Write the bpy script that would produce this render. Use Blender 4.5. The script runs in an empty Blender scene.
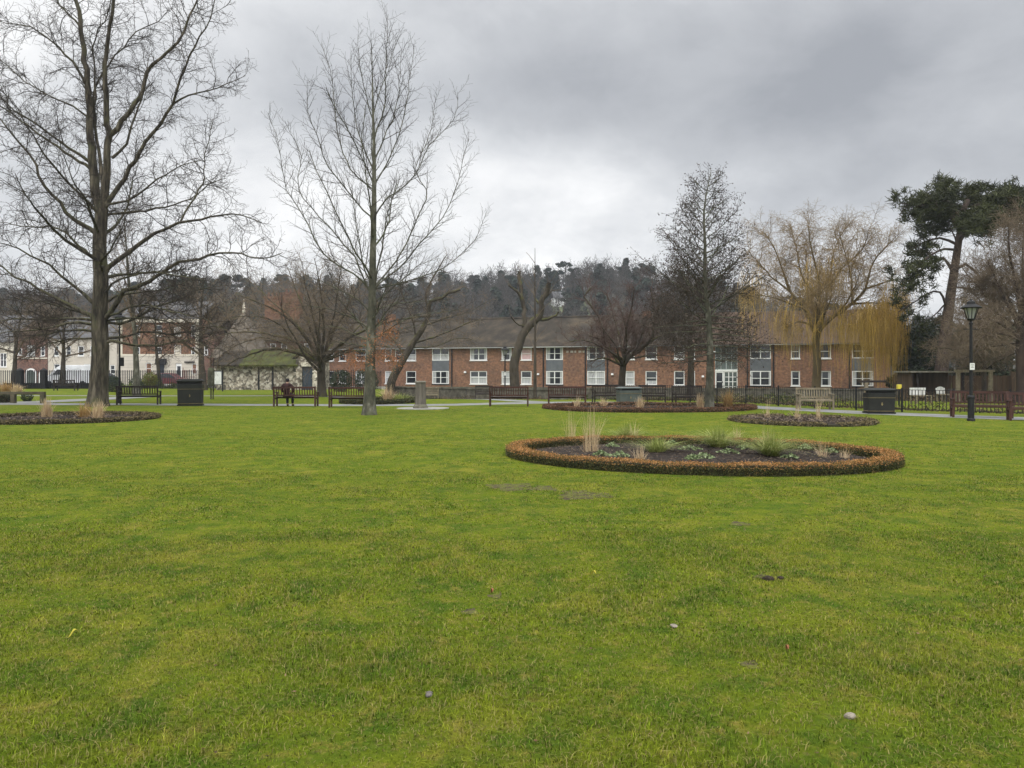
import bpy, bmesh, math, random
import numpy as np
R = math.radians
rng = random.Random(7)
nrng = np.random.default_rng(11)
scene = bpy.context.scene
COL = scene.collection
F, H, HY = 750.0, 1.6, 372.0          # focal length in pixels, eye height, horizon row

# ------------------------------------------------------------------ placing
def W(px, py, Y): return ((px-512)/F*Y, Y, H+(HY-py)/F*Y)
def smooth(a, b, t):
    t = min(1, max(0, (t-a)/(b-a))); return t*t*(3-2*t)
def gz(x, y):
    return -0.75*smooth(43, 57, y+0.12*x)*smooth(-15, -5, x)
def XA(px, Y): return (px-512)/F*Y

# ------------------------------------------------------------------ objects
def tag(o, label=None, cat=None, group=None, kind=None):
    if label: o['label'] = label
    if cat: o['category'] = cat
    if group: o['group'] = group
    if kind: o['kind'] = kind
    return o
def empty(name, loc, rz=0, label=None, cat=None, group=None):
    o = bpy.data.objects.new(name, None); COL.objects.link(o)
    o.empty_display_size = 0.2
    o.location = loc; o.rotation_euler = (0, 0, rz)
    return tag(o, label, cat, group)
def link(name, me, m, parent=None, smoothed=False):
    o = bpy.data.objects.new(name, me); COL.objects.link(o)
    if m is not None and not me.materials: me.materials.append(m)
    if smoothed: me.polygons.foreach_set('use_smooth', np.ones(len(me.polygons), bool))
    if parent is not None: o.parent = parent
    return o
def copy_tree(o, parent=None):
    c = o.copy(); COL.objects.link(c); c.parent = parent
    for ch in list(o.children): copy_tree(ch, c)
    return c
def np_mesh(name, V, faces_list):
    """faces_list: list of int arrays (k, n)"""
    me = bpy.data.meshes.new(name)
    V = np.asarray(V, np.float32)
    me.vertices.add(len(V)); me.vertices.foreach_set('co', V.ravel())
    tot = [np.full(len(f), f.shape[1], np.int32) for f in faces_list if len(f)]
    idx = [f.ravel() for f in faces_list if len(f)]
    tot = np.concatenate(tot); idx = np.concatenate(idx).astype(np.int32)
    starts = np.concatenate([[0], np.cumsum(tot)[:-1]]).astype(np.int32)
    me.loops.add(len(idx)); me.loops.foreach_set('vertex_index', idx)
    me.polygons.add(len(tot)); me.polygons.foreach_set('loop_start', starts)
    try: me.polygons.foreach_set('loop_total', tot)
    except Exception: pass
    me.update(calc_edges=True); me.validate()
    return me

class MB:
    """collects simple shapes and links them as one mesh object"""
    def __init__(s): s.v = []; s.f = []
    def add(s, vs, fs):
        n = len(s.v); s.v += [tuple(p) for p in vs]; s.f += [tuple(i+n for i in f) for f in fs]; return s
    def box(s, x0, x1, y0, y1, z0, z1):
        return s.add([(x0,y0,z0),(x1,y0,z0),(x1,y1,z0),(x0,y1,z0),(x0,y0,z1),(x1,y0,z1),(x1,y1,z1),(x0,y1,z1)],
                     [(0,3,2,1),(4,5,6,7),(0,1,5,4),(1,2,6,5),(2,3,7,6),(3,0,4,7)])
    def frus(s, x, y, z0, z1, a0, b0, a1, b1):
        """a tapered box, half sizes a, b"""
        return s.add([(x-a0,y-b0,z0),(x+a0,y-b0,z0),(x+a0,y+b0,z0),(x-a0,y+b0,z0),(x-a1,y-b1,z1),(x+a1,y-b1,z1),(x+a1,y+b1,z1),(x-a1,y+b1,z1)],
                     [(0,3,2,1),(4,5,6,7),(0,1,5,4),(1,2,6,5),(2,3,7,6),(3,0,4,7)])
    def lathe(s, x, y, prof, n=14, squash=1):
        vs = []; fs = []
        for (r, z) in prof:
            for k in range(n):
                a = 2*math.pi*k/n; vs.append((x+r*math.cos(a), y+r*squash*math.sin(a), z))
        m = len(prof)
        for i in range(m-1):
            for k in range(n):
                a, b = i*n+k, i*n+(k+1) % n; fs.append((a, b, b+n, a+n))
        fs.append(tuple(range(n-1, -1, -1))); fs.append(tuple(range((m-1)*n, m*n)))
        return s.add(vs, fs)
    def bar(s, p, q, w, h):
        """a square bar from p to q"""
        p = np.array(p, float); q = np.array(q, float); t = q-p; t /= np.linalg.norm(t)
        u = np.cross(t, (0,0,1)) if abs(t[2]) < .95 else np.array((1.,0,0)); u /= np.linalg.norm(u); v = np.cross(u, t)
        vs = [e+u*a*w/2+v*b*h/2 for e in (p, q) for (a, b) in ((-1,-1),(1,-1),(1,1),(-1,1))]
        return s.add(vs, [(0,1,2,3),(7,6,5,4),(0,4,5,1),(1,5,6,2),(2,6,7,3),(3,7,4,0)])
    def prism(s, poly, y0, y1):
        """poly in (x, z), extruded along y"""
        n = len(poly)
        return s.add([(x,y0,z) for x, z in poly]+[(x,y1,z) for x, z in poly],
                     [tuple(range(n)), tuple(range(2*n-1, n-1, -1))]+[((i+1) % n, i, i+n, (i+1) % n+n) for i in range(n)])
    def prism_x(s, poly, x0, x1):
        """poly in (y, z), extruded along x"""
        n = len(poly)
        return s.add([(x0,y,z) for y, z in poly]+[(x1,y,z) for y, z in poly],
                     [tuple(range(n-1, -1, -1)), tuple(range(n, 2*n))]+[(i, (i+1) % n, (i+1) % n+n, i+n) for i in range(n)])
    def build(s, name, m, parent=None, bevel=0, smoothed=False):
        me = bpy.data.meshes.new(name); me.from_pydata(s.v, [], s.f); me.update()
        bm = bmesh.new(); bm.from_mesh(me); bmesh.ops.recalc_face_normals(bm, faces=bm.faces); bm.to_mesh(me); bm.free()
        o = link(name, me, m, parent, smoothed)
        if bevel:
            b = o.modifiers.new('bevel', 'BEVEL'); b.width = bevel; b.segments = 2; b.limit_method = 'ANGLE'
        return o

# ------------------------------------------------------------------ materials
def lin(*c):
    c = [x/255 for x in c]
    return tuple(x/12.92 if x <= .04045 else ((x+.055)/1.055)**2.4 for x in c)
MATS = {}
def mat(name, stops, scale=4, detail=6, rough=.8, bump=0, bscale=None, stretch=(1,1,1), spec=.25, metal=0, island=0, coords='Object', moss=None, trans=0, distort=0):
    if name in MATS: return MATS[name]
    m = bpy.data.materials.new(name); m.use_nodes = True; MATS[name] = m
    nt = m.node_tree; N = nt.nodes; L = nt.links; P = N['Principled BSDF']
    P.inputs['Roughness'].default_value = rough; P.inputs['Specular IOR Level'].default_value = spec; P.inputs['Metallic'].default_value = metal
    if isinstance(stops[0], (int, float)): stops = [(.3, tuple(c*.78 for c in stops)), (.7, tuple(min(1, c*1.22) for c in stops))]
    tc = N.new('ShaderNodeTexCoord'); mp = N.new('ShaderNodeMapping'); mp.inputs['Scale'].default_value = stretch
    if coords == 'World':
        g = N.new('ShaderNodeNewGeometry'); L.new(g.outputs['Position'], mp.inputs['Vector'])
    else: L.new(tc.outputs[coords], mp.inputs['Vector'])
    nz = N.new('ShaderNodeTexNoise'); nz.inputs['Scale'].default_value = scale; nz.inputs['Detail'].default_value = detail; nz.inputs['Roughness'].default_value = .62; nz.inputs['Distortion'].default_value = distort
    L.new(mp.outputs[0], nz.inputs['Vector'])
    rp = N.new('ShaderNodeValToRGB'); e = rp.color_ramp.elements
    e[0].position, e[0].color = stops[0][0], (*stops[0][1], 1); e[1].position, e[1].color = stops[-1][0], (*stops[-1][1], 1)
    for p, c in stops[1:-1]:
        x = e.new(p); x.color = (*c, 1)
    out = rp.outputs[0]
    if island:
        g = N.new('ShaderNodeNewGeometry')
        if island == 2:   # the whole colour picked per leaf
            mx = N.new('ShaderNodeMath'); mx.operation = 'MULTIPLY_ADD'; mx.inputs[1].default_value = .75
            L.new(g.outputs['Random Per Island'], mx.inputs[0])
            m2 = N.new('ShaderNodeMath'); m2.operation = 'MULTIPLY_ADD'; m2.inputs[1].default_value = .55; m2.inputs[2].default_value = -.14
            L.new(nz.outputs[0], m2.inputs[0]); L.new(m2.outputs[0], mx.inputs[2]); L.new(mx.outputs[0], rp.inputs[0])
        else:
            L.new(nz.outputs[0], rp.inputs[0])
            hs = N.new('ShaderNodeHueSaturation'); mr = N.new('ShaderNodeMapRange'); mr.inputs[3].default_value = .6; mr.inputs[4].default_value = 1.4
            L.new(g.outputs['Random Per Island'], mr.inputs[0]); L.new(mr.outputs[0], hs.inputs['Value']); L.new(out, hs.inputs['Color']); out = hs.outputs[0]
    else: L.new(nz.outputs[0], rp.inputs[0])
    if moss:
        g = N.new('ShaderNodeNewGeometry'); sx = N.new('ShaderNodeSeparateXYZ'); L.new(g.outputs['Normal'], sx.inputs[0])
        n2 = N.new('ShaderNodeTexNoise'); n2.inputs['Scale'].default_value = 1.3; n2.inputs['Detail'].default_value = 5; L.new(tc.outputs['Object'], n2.inputs['Vector'])
        ad = N.new('ShaderNodeMath'); ad.operation = 'MULTIPLY_ADD'; ad.inputs[1].default_value = .35; L.new(sx.outputs['Z'], ad.inputs[0]); L.new(n2.outputs[0], ad.inputs[2])
        mr = N.new('ShaderNodeMapRange'); mr.inputs[1].default_value = moss[1]; mr.inputs[2].default_value = moss[1]+.22; L.new(ad.outputs[0], mr.inputs[0])
        mx = N.new('ShaderNodeMix'); mx.data_type = 'RGBA'; L.new(mr.outputs[0], mx.inputs[0]); L.new(out, mx.inputs[6]); mx.inputs[7].default_value = (*moss[0], 1); out = mx.outputs[2]
    L.new(out, P.inputs['Base Color'])
    if trans:
        tr = N.new('ShaderNodeBsdfTranslucent'); L.new(out, tr.inputs[0]); ms = N.new('ShaderNodeMixShader'); ms.inputs[0].default_value = trans
        L.new(P.outputs[0], ms.inputs[1]); L.new(tr.outputs[0], ms.inputs[2]); L.new(ms.outputs[0], N['Material Output'].inputs[0])
    if bump:
        nb = N.new('ShaderNodeTexNoise'); nb.inputs['Scale'].default_value = bscale or scale*3; nb.inputs['Detail'].default_value = 5; L.new(mp.outputs[0], nb.inputs['Vector'])
        bp = N.new('ShaderNodeBump'); bp.inputs['Strength'].default_value = bump; bp.inputs['Distance'].default_value = .03
        L.new(nb.outputs[0], bp.inputs['Height']); L.new(bp.outputs[0], P.inputs['Normal'])
    return m
def brick_mat(name, c1, c2, mortar, bw=.23, bh=.075, stain=(.06,.05,.045)):
    m = bpy.data.materials.new(name); m.use_nodes = True
    nt = m.node_tree; N = nt.nodes; L = nt.links; P = N['Principled BSDF']; P.inputs['Roughness'].default_value = .9; P.inputs['Specular IOR Level'].default_value = .2
    tc = N.new('ShaderNodeTexCoord'); sp = N.new('ShaderNodeSeparateXYZ'); cb = N.new('ShaderNodeCombineXYZ'); ad = N.new('ShaderNodeMath')
    L.new(tc.outputs['Object'], sp.inputs[0]); L.new(sp.outputs['X'], ad.inputs[0]); L.new(sp.outputs['Y'], ad.inputs[1])
    L.new(ad.outputs[0], cb.inputs[0]); L.new(sp.outputs['Z'], cb.inputs[1])
    bt = N.new('ShaderNodeTexBrick'); bt.inputs['Scale'].default_value = 1; bt.inputs['Brick Width'].default_value = bw; bt.inputs['Row Height'].default_value = bh; bt.inputs['Mortar Size'].default_value = .009
    bt.inputs['Color1'].default_value = (*c1, 1); bt.inputs['Color2'].default_value = (*c2, 1); bt.inputs['Mortar'].default_value = (*mortar, 1); bt.inputs['Bias'].default_value = 0
    L.new(cb.outputs[0], bt.inputs['Vector'])
    nz = N.new('ShaderNodeTexNoise'); nz.inputs['Scale'].default_value = .55; nz.inputs['Detail'].default_value = 9; nz.inputs['Roughness'].default_value = .72; L.new(tc.outputs['Object'], nz.inputs['Vector'])
    mr = N.new('ShaderNodeMapRange'); mr.inputs[1].default_value = .45; mr.inputs[2].default_value = .75; mr.inputs[4].default_value = .75; L.new(nz.outputs[0], mr.inputs[0])
    mx = N.new('ShaderNodeMix'); mx.data_type = 'RGBA'; L.new(mr.outputs[0], mx.inputs[0]); L.new(bt.outputs[0], mx.inputs[6]); mx.inputs[7].default_value = (*stain, 1)
    n3 = N.new('ShaderNodeTexNoise'); n3.inputs['Scale'].default_value = 4.5; n3.inputs['Detail'].default_value = 3; L.new(tc.outputs['Object'], n3.inputs['Vector'])
    hs = N.new('ShaderNodeHueSaturation'); m3 = N.new('ShaderNodeMapRange'); m3.inputs[1].default_value = .3; m3.inputs[2].default_value = .7; m3.inputs[3].default_value = .7; m3.inputs[4].default_value = 1.35
    L.new(n3.outputs[0], m3.inputs[0]); L.new(m3.outputs[0], hs.inputs['Value']); L.new(mx.outputs[2], hs.inputs['Color']); L.new(hs.outputs[0], P.inputs['Base Color'])
    return m

M_bark_oak = mat('oak bark', [(.36,(.018,.015,.011)),(.5,(.06,.05,.036)),(.64,(.13,.11,.08))], 7, rough=.95, bump=1, bscale=14, stretch=(1,1,.16), moss=((.075,.075,.035),.55))
M_twig_oak = mat('oak twigs', [(.3,(.028,.022,.018)),(.7,(.06,.048,.038))], 2, rough=.95)
M_bark_slim = mat('mottled grey bark', [(.34,(.035,.035,.026)),(.52,(.085,.082,.058)),(.70,(.22,.21,.17))], 4, rough=.95, bump=.6, bscale=10, stretch=(1,1,.5), moss=((.10,.115,.05),.62))
M_twig_slim = mat('slim tree twigs', [(.3,(.035,.028,.022)),(.7,(.07,.057,.045))], 2, rough=.9)
M_bark_moss = mat('mossy bark', [(.3,(.032,.026,.019)),(.7,(.085,.07,.05))], 3, rough=.95, bump=.8, bscale=9, stretch=(1,1,.4), moss=((.085,.09,.02),.62))
M_twig_grey = mat('grey brown twigs', [(.3,(.10,.074,.05)),(.7,(.21,.16,.108))], 1.2, rough=.9)
M_twig_red = mat('reddish twigs', [(.3,(.065,.04,.032)),(.7,(.125,.082,.066))], 1.2, rough=.9)
M_twig_alder = mat('alder twigs', [(.3,(.03,.024,.018)),(.7,(.065,.052,.04))], 1.2, rough=.9)
M_cone = mat('alder cones', [(.2,(.03,.023,.017)),(.8,(.085,.06,.042))], 3, rough=.9, island=1)
M_willow_bark = mat('willow bark', [(.3,(.08,.06,.03)),(.7,(.16,.12,.06))], 2, rough=.95, bump=.8, stretch=(1,1,.3))
M_willow = mat('golden willow withies', [(.3,(.34,.21,.035)),(.7,(.54,.36,.09))], 1, rough=.7, island=1)
M_willow_up = mat('willow upper twigs', [(.3,(.14,.095,.04)),(.7,(.28,.195,.09))], 1, rough=.8, island=1)
M_pine_bark = mat('pine bark', [(.3,(.03,.022,.018)),(.7,(.085,.06,.047))], 2.5, rough=.95, bump=.9, bscale=6, stretch=(1,1,.35))
M_needles = mat('pine needles', [(.2,(.014,.02,.005)),(.8,(.06,.066,.018))], .8, rough=.7, island=1)
M_ever = mat('dark evergreen leaves', [(.2,(.012,.02,.009)),(.8,(.04,.055,.02))], .9, rough=.6, island=1)
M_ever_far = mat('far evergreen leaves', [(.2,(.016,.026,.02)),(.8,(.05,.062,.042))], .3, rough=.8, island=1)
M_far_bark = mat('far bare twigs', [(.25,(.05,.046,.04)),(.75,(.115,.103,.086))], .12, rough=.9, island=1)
M_oakleaf = mat('dry brown leaves', [(.2,(.22,.085,.035)),(.8,(.42,.20,.10))], 2, rough=.8, island=1, trans=.25)
M_hedge = mat('bronzed hedge leaves', [(.1,(.012,.018,.005)),(.5,(.04,.05,.012)),(.78,(.10,.095,.02)),(.99,(.26,.13,.04))], 3, rough=.6, island=2)
M_hedge_low = mat('dark hedge leaves', [(.1,(.016,.024,.006)),(.55,(.04,.048,.012)),(.95,(.11,.085,.02))], 3, rough=.6, island=2)
M_hedge_red = mat('russet hedge leaves', [(.1,(.03,.022,.012)),(.5,(.12,.06,.03)),(.95,(.24,.12,.06))], 3, rough=.7, island=2)
M_hedge_brown = mat('dull brown edging leaves', [(.1,(.03,.028,.012)),(.5,(.10,.08,.035)),(.95,(.20,.15,.075))], 3, rough=.8, island=2)
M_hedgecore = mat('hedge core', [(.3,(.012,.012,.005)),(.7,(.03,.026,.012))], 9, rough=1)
M_soil = mat('bed soil', [(.3,(.006,.0045,.0035)),(.5,(.02,.014,.010)),(.72,(.065,.047,.033))], 14, detail=10, rough=1, bump=1, bscale=14)
M_straw = mat('straw grass', [(.1,(.38,.26,.14)),(.9,(.66,.53,.34))], 2, rough=.7, island=2, trans=.2)
M_straw_or = mat('orange straw grass', [(.1,(.26,.15,.05)),(.9,(.50,.34,.14))], 2, rough=.7, island=2, trans=.2)
M_tuft = mat('green tuft grass', [(.1,(.10,.14,.025)),(.6,(.24,.28,.06)),(.95,(.46,.44,.18))], 2, rough=.6, island=2, trans=.2)
M_rosette = mat('pale rosette leaves', [(.1,(.06,.09,.035)),(.6,(.17,.22,.09)),(.95,(.34,.38,.22))], 4, rough=.6, island=2)
M_litter = mat('bed stems', [(.1,(.05,.036,.026)),(.9,(.20,.15,.105))], 4, rough=.9, island=2)
M_bench = mat('stained bench timber', [(.3,(.028,.012,.009)),(.7,(.08,.035,.025))], 6, rough=.5, bump=.2, stretch=(.3,1,1))
M_bench_dark = mat('dark bench timber', [(.3,(.014,.010,.008)),(.7,(.035,.026,.02))], 6, rough=.6, bump=.2)
M_bench_pale = mat('weathered bench timber', [(.3,(.12,.10,.065)),(.7,(.26,.22,.15))], 6, rough=.9, bump=.2)
M_iron = mat('black painted iron', [(.3,(.008,.008,.008)),(.7,(.016,.016,.016))], 6, rough=.6, spec=.25)
M_bin = mat('green black bin panel', [(.3,(.010,.011,.009)),(.7,(.022,.023,.018))], 3, rough=.6, spec=.25)
M_bin_grey = mat('grey green bin panel', [(.3,(.05,.062,.055)),(.7,(.10,.115,.105))], 3, rough=.5, spec=.4)
M_gold = mat('gold paint', (.22,.17,.075), 5, rough=.4)
M_stone = mat('weathered stone', [(.3,(.10,.09,.07)),(.7,(.26,.24,.19))], 5, rough=.95, bump=.5, bscale=20, moss=((.10,.105,.05),.68))
M_pillar = mat('weathered pillar', [(.3,(.085,.075,.06)),(.7,(.20,.18,.145))], 6, rough=.95, bump=.5, stretch=(2.5,2.5,.25))
M_paving = mat('pale paving', [(.3,(.20,.19,.165)),(.7,(.36,.35,.31))], 4, rough=.9, bump=.2)
M_path = mat('path tarmac', [(.3,(.13,.13,.125)),(.7,(.22,.22,.21))], 1.2, detail=10, rough=.7, bump=.3, bscale=40, spec=.4)
M_road = mat('road asphalt', [(.3,(.045,.045,.046)),(.7,(.08,.08,.08))], .8, detail=8, rough=.8)
M_kerb = mat('kerb stone', (.24,.235,.22), 2, rough=.9)
M_brick = brick_mat('red brick', (.265,.115,.056), (.155,.07,.04), (.20,.16,.125))
M_brick_old = brick_mat('old brick', (.19,.078,.052), (.115,.056,.042), (.20,.17,.14))
M_roof = mat('mottled roof tiles', [(.28,(.018,.016,.013)),(.5,(.040,.033,.024)),(.72,(.085,.066,.043))], .7, detail=11, rough=.95, bump=.3, bscale=6)
M_roof_red = mat('red brown roof tiles', [(.3,(.04,.028,.02)),(.7,(.095,.062,.042))], .6, detail=9, rough=.95, bump=.3, bscale=6)
M_slate = mat('grey slate', [(.3,(.06,.06,.062)),(.7,(.12,.12,.122))], .8, detail=8, rough=.7)
M_white = mat('white paint', [(.3,(.66,.66,.64)),(.7,(.80,.80,.78))], 2, rough=.5)
M_cream = mat('cream render', [(.3,(.55,.50,.40)),(.7,(.68,.63,.52))], .7, rough=.9)
M_stucco = mat('off white stucco', [(.3,(.46,.42,.35)),(.7,(.60,.55,.47))], .7, rough=.9)
M_panel = mat('lead grey panel', [(.3,(.085,.092,.10)),(.7,(.14,.15,.16))], 1.5, rough=.5)
M_glass = mat('dark window glass', [(.35,(.008,.01,.012)),(.65,(.035,.04,.045))], .6, rough=.08, spec=.7)
M_curtain = mat('pale curtain', [(.35,(.28,.29,.30)),(.65,(.50,.50,.49))], 3, rough=.9, stretch=(6,1,.3))
M_pink = mat('pink blind', (.52,.36,.36), 2, rough=.9)
M_pipe = mat('black pipe', (.016,.016,.017), 2, rough=.5)
M_door_blue = mat('slate blue door', [(.3,(.028,.038,.05)),(.7,(.05,.062,.078))], 2, rough=.5)
M_fencewood = mat('brown fence boards', [(.3,(.045,.030,.019)),(.7,(.10,.066,.04))], 1, rough=.95, stretch=(5,5,.4), bump=.3)
M_wallstone = mat('dark mossy wall', [(.3,(.05,.045,.035)),(.5,(.10,.09,.072)),(.7,(.18,.165,.135))], 3, detail=9, rough=.95, bump=.5, moss=((.06,.07,.025),.7))
M_signw = mat('white sign face', (.62,.62,.59), 2, rough=.5)
M_yellow = mat('yellow plastic', (.55,.45,.06), 2, rough=.5)
M_tyre = mat('tyre rubber', (.018,.018,.018), 4, rough=.9)
M_rim = mat('wheel metal', (.35,.35,.36), 4, rough=.4, metal=.6)
M_van = mat('white van paint', (.74,.75,.76), 1, rough=.3, spec=.5)
M_car_red = mat('dark red car paint', (.13,.022,.022), 1, rough=.25, spec=.5)
M_car_blue = mat('dark blue car paint', (.02,.03,.055), 1, rough=.25, spec=.5)
M_lampred = mat('red lamp glass', (.30,.02,.02), 2, rough=.2)
M_lantern = mat('lantern glass', (.34,.35,.34), 2, rough=.15, spec=.6)

def flint_mat():
    m = bpy.data.materials.new('flint wall'); m.use_nodes = True; nt = m.node_tree; N = nt.nodes; L = nt.links; P = N['Principled BSDF']; P.inputs['Roughness'].default_value = .9
    tc = N.new('ShaderNodeTexCoord'); vo = N.new('ShaderNodeTexVoronoi'); vo.inputs['Scale'].default_value = 5.5; L.new(tc.outputs['Object'], vo.inputs['Vector'])
    sp = N.new('ShaderNodeSeparateColor'); L.new(vo.outputs['Color'], sp.inputs[0])
    rp = N.new('ShaderNodeValToRGB'); e = rp.color_ramp.elements; e[0].position = .1; e[0].color = (.10,.088,.068,1); e[1].position = .95; e[1].color = (.58,.53,.44,1); x = e.new(.5); x.color = (.27,.23,.175,1)
    L.new(sp.outputs[0], rp.inputs[0]); n = N.new('ShaderNodeTexNoise'); n.inputs['Scale'].default_value = .9; n.inputs['Detail'].default_value = 6; L.new(tc.outputs['Object'], n.inputs['Vector'])
    hs = N.new('ShaderNodeHueSaturation'); mr = N.new('ShaderNodeMapRange'); mr.inputs[1].default_value = .3; mr.inputs[2].default_value = .7; mr.inputs[3].default_value = .55; mr.inputs[4].default_value = 1.25
    L.new(n.outputs[0], mr.inputs[0]); L.new(mr.outputs[0], hs.inputs['Value']); L.new(rp.outputs[0], hs.inputs['Color']); L.new(hs.outputs[0], P.inputs['Base Color'])
    bp = N.new('ShaderNodeBump'); bp.inputs['Strength'].default_value = .6; bp.inputs['Distance'].default_value = .04; L.new(vo.outputs['Distance'], bp.inputs['Height']); L.new(bp.outputs[0], P.inputs['Normal'])
    return m
M_flint = flint_mat()

def grass_mat(name, blade=False):
    """lawn colour: one pattern in world coordinates for the turf and for the blades that grow from it"""
    m = bpy.data.materials.new(name); m.use_nodes = True; nt = m.node_tree; N = nt.nodes; L = nt.links; P = N['Principled BSDF']
    P.inputs['Roughness'].default_value = .8 if blade else 1; P.inputs['Specular IOR Level'].default_value = .04
    g = N.new('ShaderNodeNewGeometry'); fl = N.new('ShaderNodeVectorMath'); fl.operation = 'MULTIPLY'; fl.inputs[1].default_value = (1,1,0); L.new(g.outputs['Position'], fl.inputs[0])
    def noise(s, d, r=.6):
        n = N.new('ShaderNodeTexNoise'); n.inputs['Scale'].default_value = s; n.inputs['Detail'].default_value = d; n.inputs['Roughness'].default_value = r; L.new(fl.outputs[0], n.inputs['Vector']); return n.outputs[0]
    def ramp(x, st):
        rp = N.new('ShaderNodeValToRGB'); e = rp.color_ramp.elements; e[0].position, e[0].color = st[0][0], (*st[0][1], 1); e[1].position, e[1].color = st[-1][0], (*st[-1][1], 1)
        for p, c in st[1:-1]: y = e.new(p); y.color = (*c, 1)
        L.new(x, rp.inputs[0]); return rp.outputs[0]
    def mixc(f, a, b):
        mx = N.new('ShaderNodeMix'); mx.data_type = 'RGBA'; L.new(f, mx.inputs[0])
        for i, c in ((6, a), (7, b)):
            if isinstance(c, tuple): mx.inputs[i].default_value = (*c, 1)
            else: L.new(c, mx.inputs[i])
        return mx.outputs[2]
    def rng_(x, a, b, lo, hi):
        mr = N.new('ShaderNodeMapRange'); mr.inputs[1].default_value = a; mr.inputs[2].default_value = b; mr.inputs[3].default_value = lo; mr.inputs[4].default_value = hi; L.new(x, mr.inputs[0]); return mr.outputs[0]
    big = ramp(noise(.55, 7), [(.30,GA),(.5,GB),(.70,GC)])
    sm = mixc(rng_(noise(2.4, 8, .72), .42, .62, 0, .9), big, GD)
    sm = mixc(rng_(noise(5.5, 8, .78), .53, .68, 0, .85), sm, GE)
    sm = mixc(rng_(noise(1.1, 9, .75), .60, .70, 0, .6), sm, GE)
    sm = mixc(rng_(noise(3.6, 9, .75), .64, .72, 0, .9), sm, GF)
    sm = mixc(rng_(noise(16, 6, .8), .56, .70, 0, .65), sm, (.13,.095,.05))
    sm = mixc(rng_(noise(.9, 9, .8), .63, .70, 0, .55), sm, (.12,.088,.045))
    hs = N.new('ShaderNodeHueSaturation'); L.new(sm, hs.inputs['Color'])
    if blade:
        mr = rng_(g.outputs['Random Per Island'], 0, 1, .35, 2.3); L.new(mr, hs.inputs['Value'])
        wn = N.new('ShaderNodeTexWhiteNoise'); wn.noise_dimensions = '1D'; L.new(g.outputs['Random Per Island'], wn.inputs['W'])
        dry = rng_(wn.outputs['Value'], .68, .82, 0, .8); c = mixc(dry, hs.outputs[0], (.30,.25,.10))
        tr = N.new('ShaderNodeBsdfTranslucent'); L.new(c, tr.inputs[0]); ms = N.new('ShaderNodeMixShader'); ms.inputs[0].default_value = .3
        L.new(c, P.inputs['Base Color']); L.new(P.outputs[0], ms.inputs[1]); L.new(tr.outputs[0], ms.inputs[2]); L.new(ms.outputs[0], N['Material Output'].inputs[0])
    else:
        fine = noise(38, 6, .75); L.new(rng_(fine, .25, .75, .55, 1.5), hs.inputs['Value']); L.new(hs.outputs[0], P.inputs['Base Color'])
        bp = N.new('ShaderNodeBump'); bp.inputs['Strength'].default_value = .8; bp.inputs['Distance'].default_value = .03; L.new(fine, bp.inputs['Height']); L.new(bp.outputs[0], P.inputs['Normal'])
    return m
GA, GB, GC, GD, GE, GF = (.088,.124,.009), (.118,.145,.011), (.165,.164,.020), (.048,.090,.009), (.22,.18,.038), (.09,.066,.038)
M_turf = grass_mat('lawn turf'); M_blade = grass_mat('grass blades', True)
# ------------------------------------------------------------------ plants: wood, leaves, blades
def nrm(a):
    l = math.sqrt(a[0]*a[0]+a[1]*a[1]+a[2]*a[2]) or 1; return (a[0]/l, a[1]/l, a[2]/l)
class Wood:
    """collects tapered tubes and links them as one mesh"""
    def __init__(s): s.g = {}
    def add(s, pts, rad, sides=5): s.g.setdefault((len(pts), sides), []).append((pts, rad))
    def build(s, name, m, parent=None):
        VV = []; FF = []; off = 0
        for (n, k), lst in s.g.items():
            P = np.array([a for a, _ in lst], float); r = np.array([b for _, b in lst], float)
            T = np.empty_like(P); T[:,1:-1] = P[:,2:]-P[:,:-2]; T[:,0] = P[:,1]-P[:,0]; T[:,-1] = P[:,-1]-P[:,-2]
            T /= np.linalg.norm(T, axis=2, keepdims=True)+1e-9
            D = P[:,-1]-P[:,0]; D /= np.linalg.norm(D, axis=1, keepdims=True)+1e-9
            ref = np.where(np.abs(D[:,2:3]) < .8, np.array([[0,0,1.]]), np.array([[1.,0.05,0]]))[:,None,:]
            U = np.cross(T, ref); U /= np.linalg.norm(U, axis=2, keepdims=True)+1e-9; Vv = np.cross(T, U)
            a = np.arange(k)*2*np.pi/k
            ring = P[:,:,None,:]+r[:,:,None,None]*(np.cos(a)[None,None,:,None]*U[:,:,None,:]+np.sin(a)[None,None,:,None]*Vv[:,:,None,:])
            VV.append(ring.reshape(-1, 3)); B = len(lst)
            b, i, j = np.meshgrid(np.arange(B), np.arange(n-1), np.arange(k), indexing='ij')
            v0 = off+(b*n+i)*k+j; v1 = off+(b*n+i)*k+(j+1) % k
            FF.append(np.stack([v0, v1, v1+k, v0+k], -1).reshape(-1, 4)); off += B*n*k
        return link(name, np_mesh(name, np.concatenate(VV), [np.concatenate(FF)]), m, parent, True)

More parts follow.
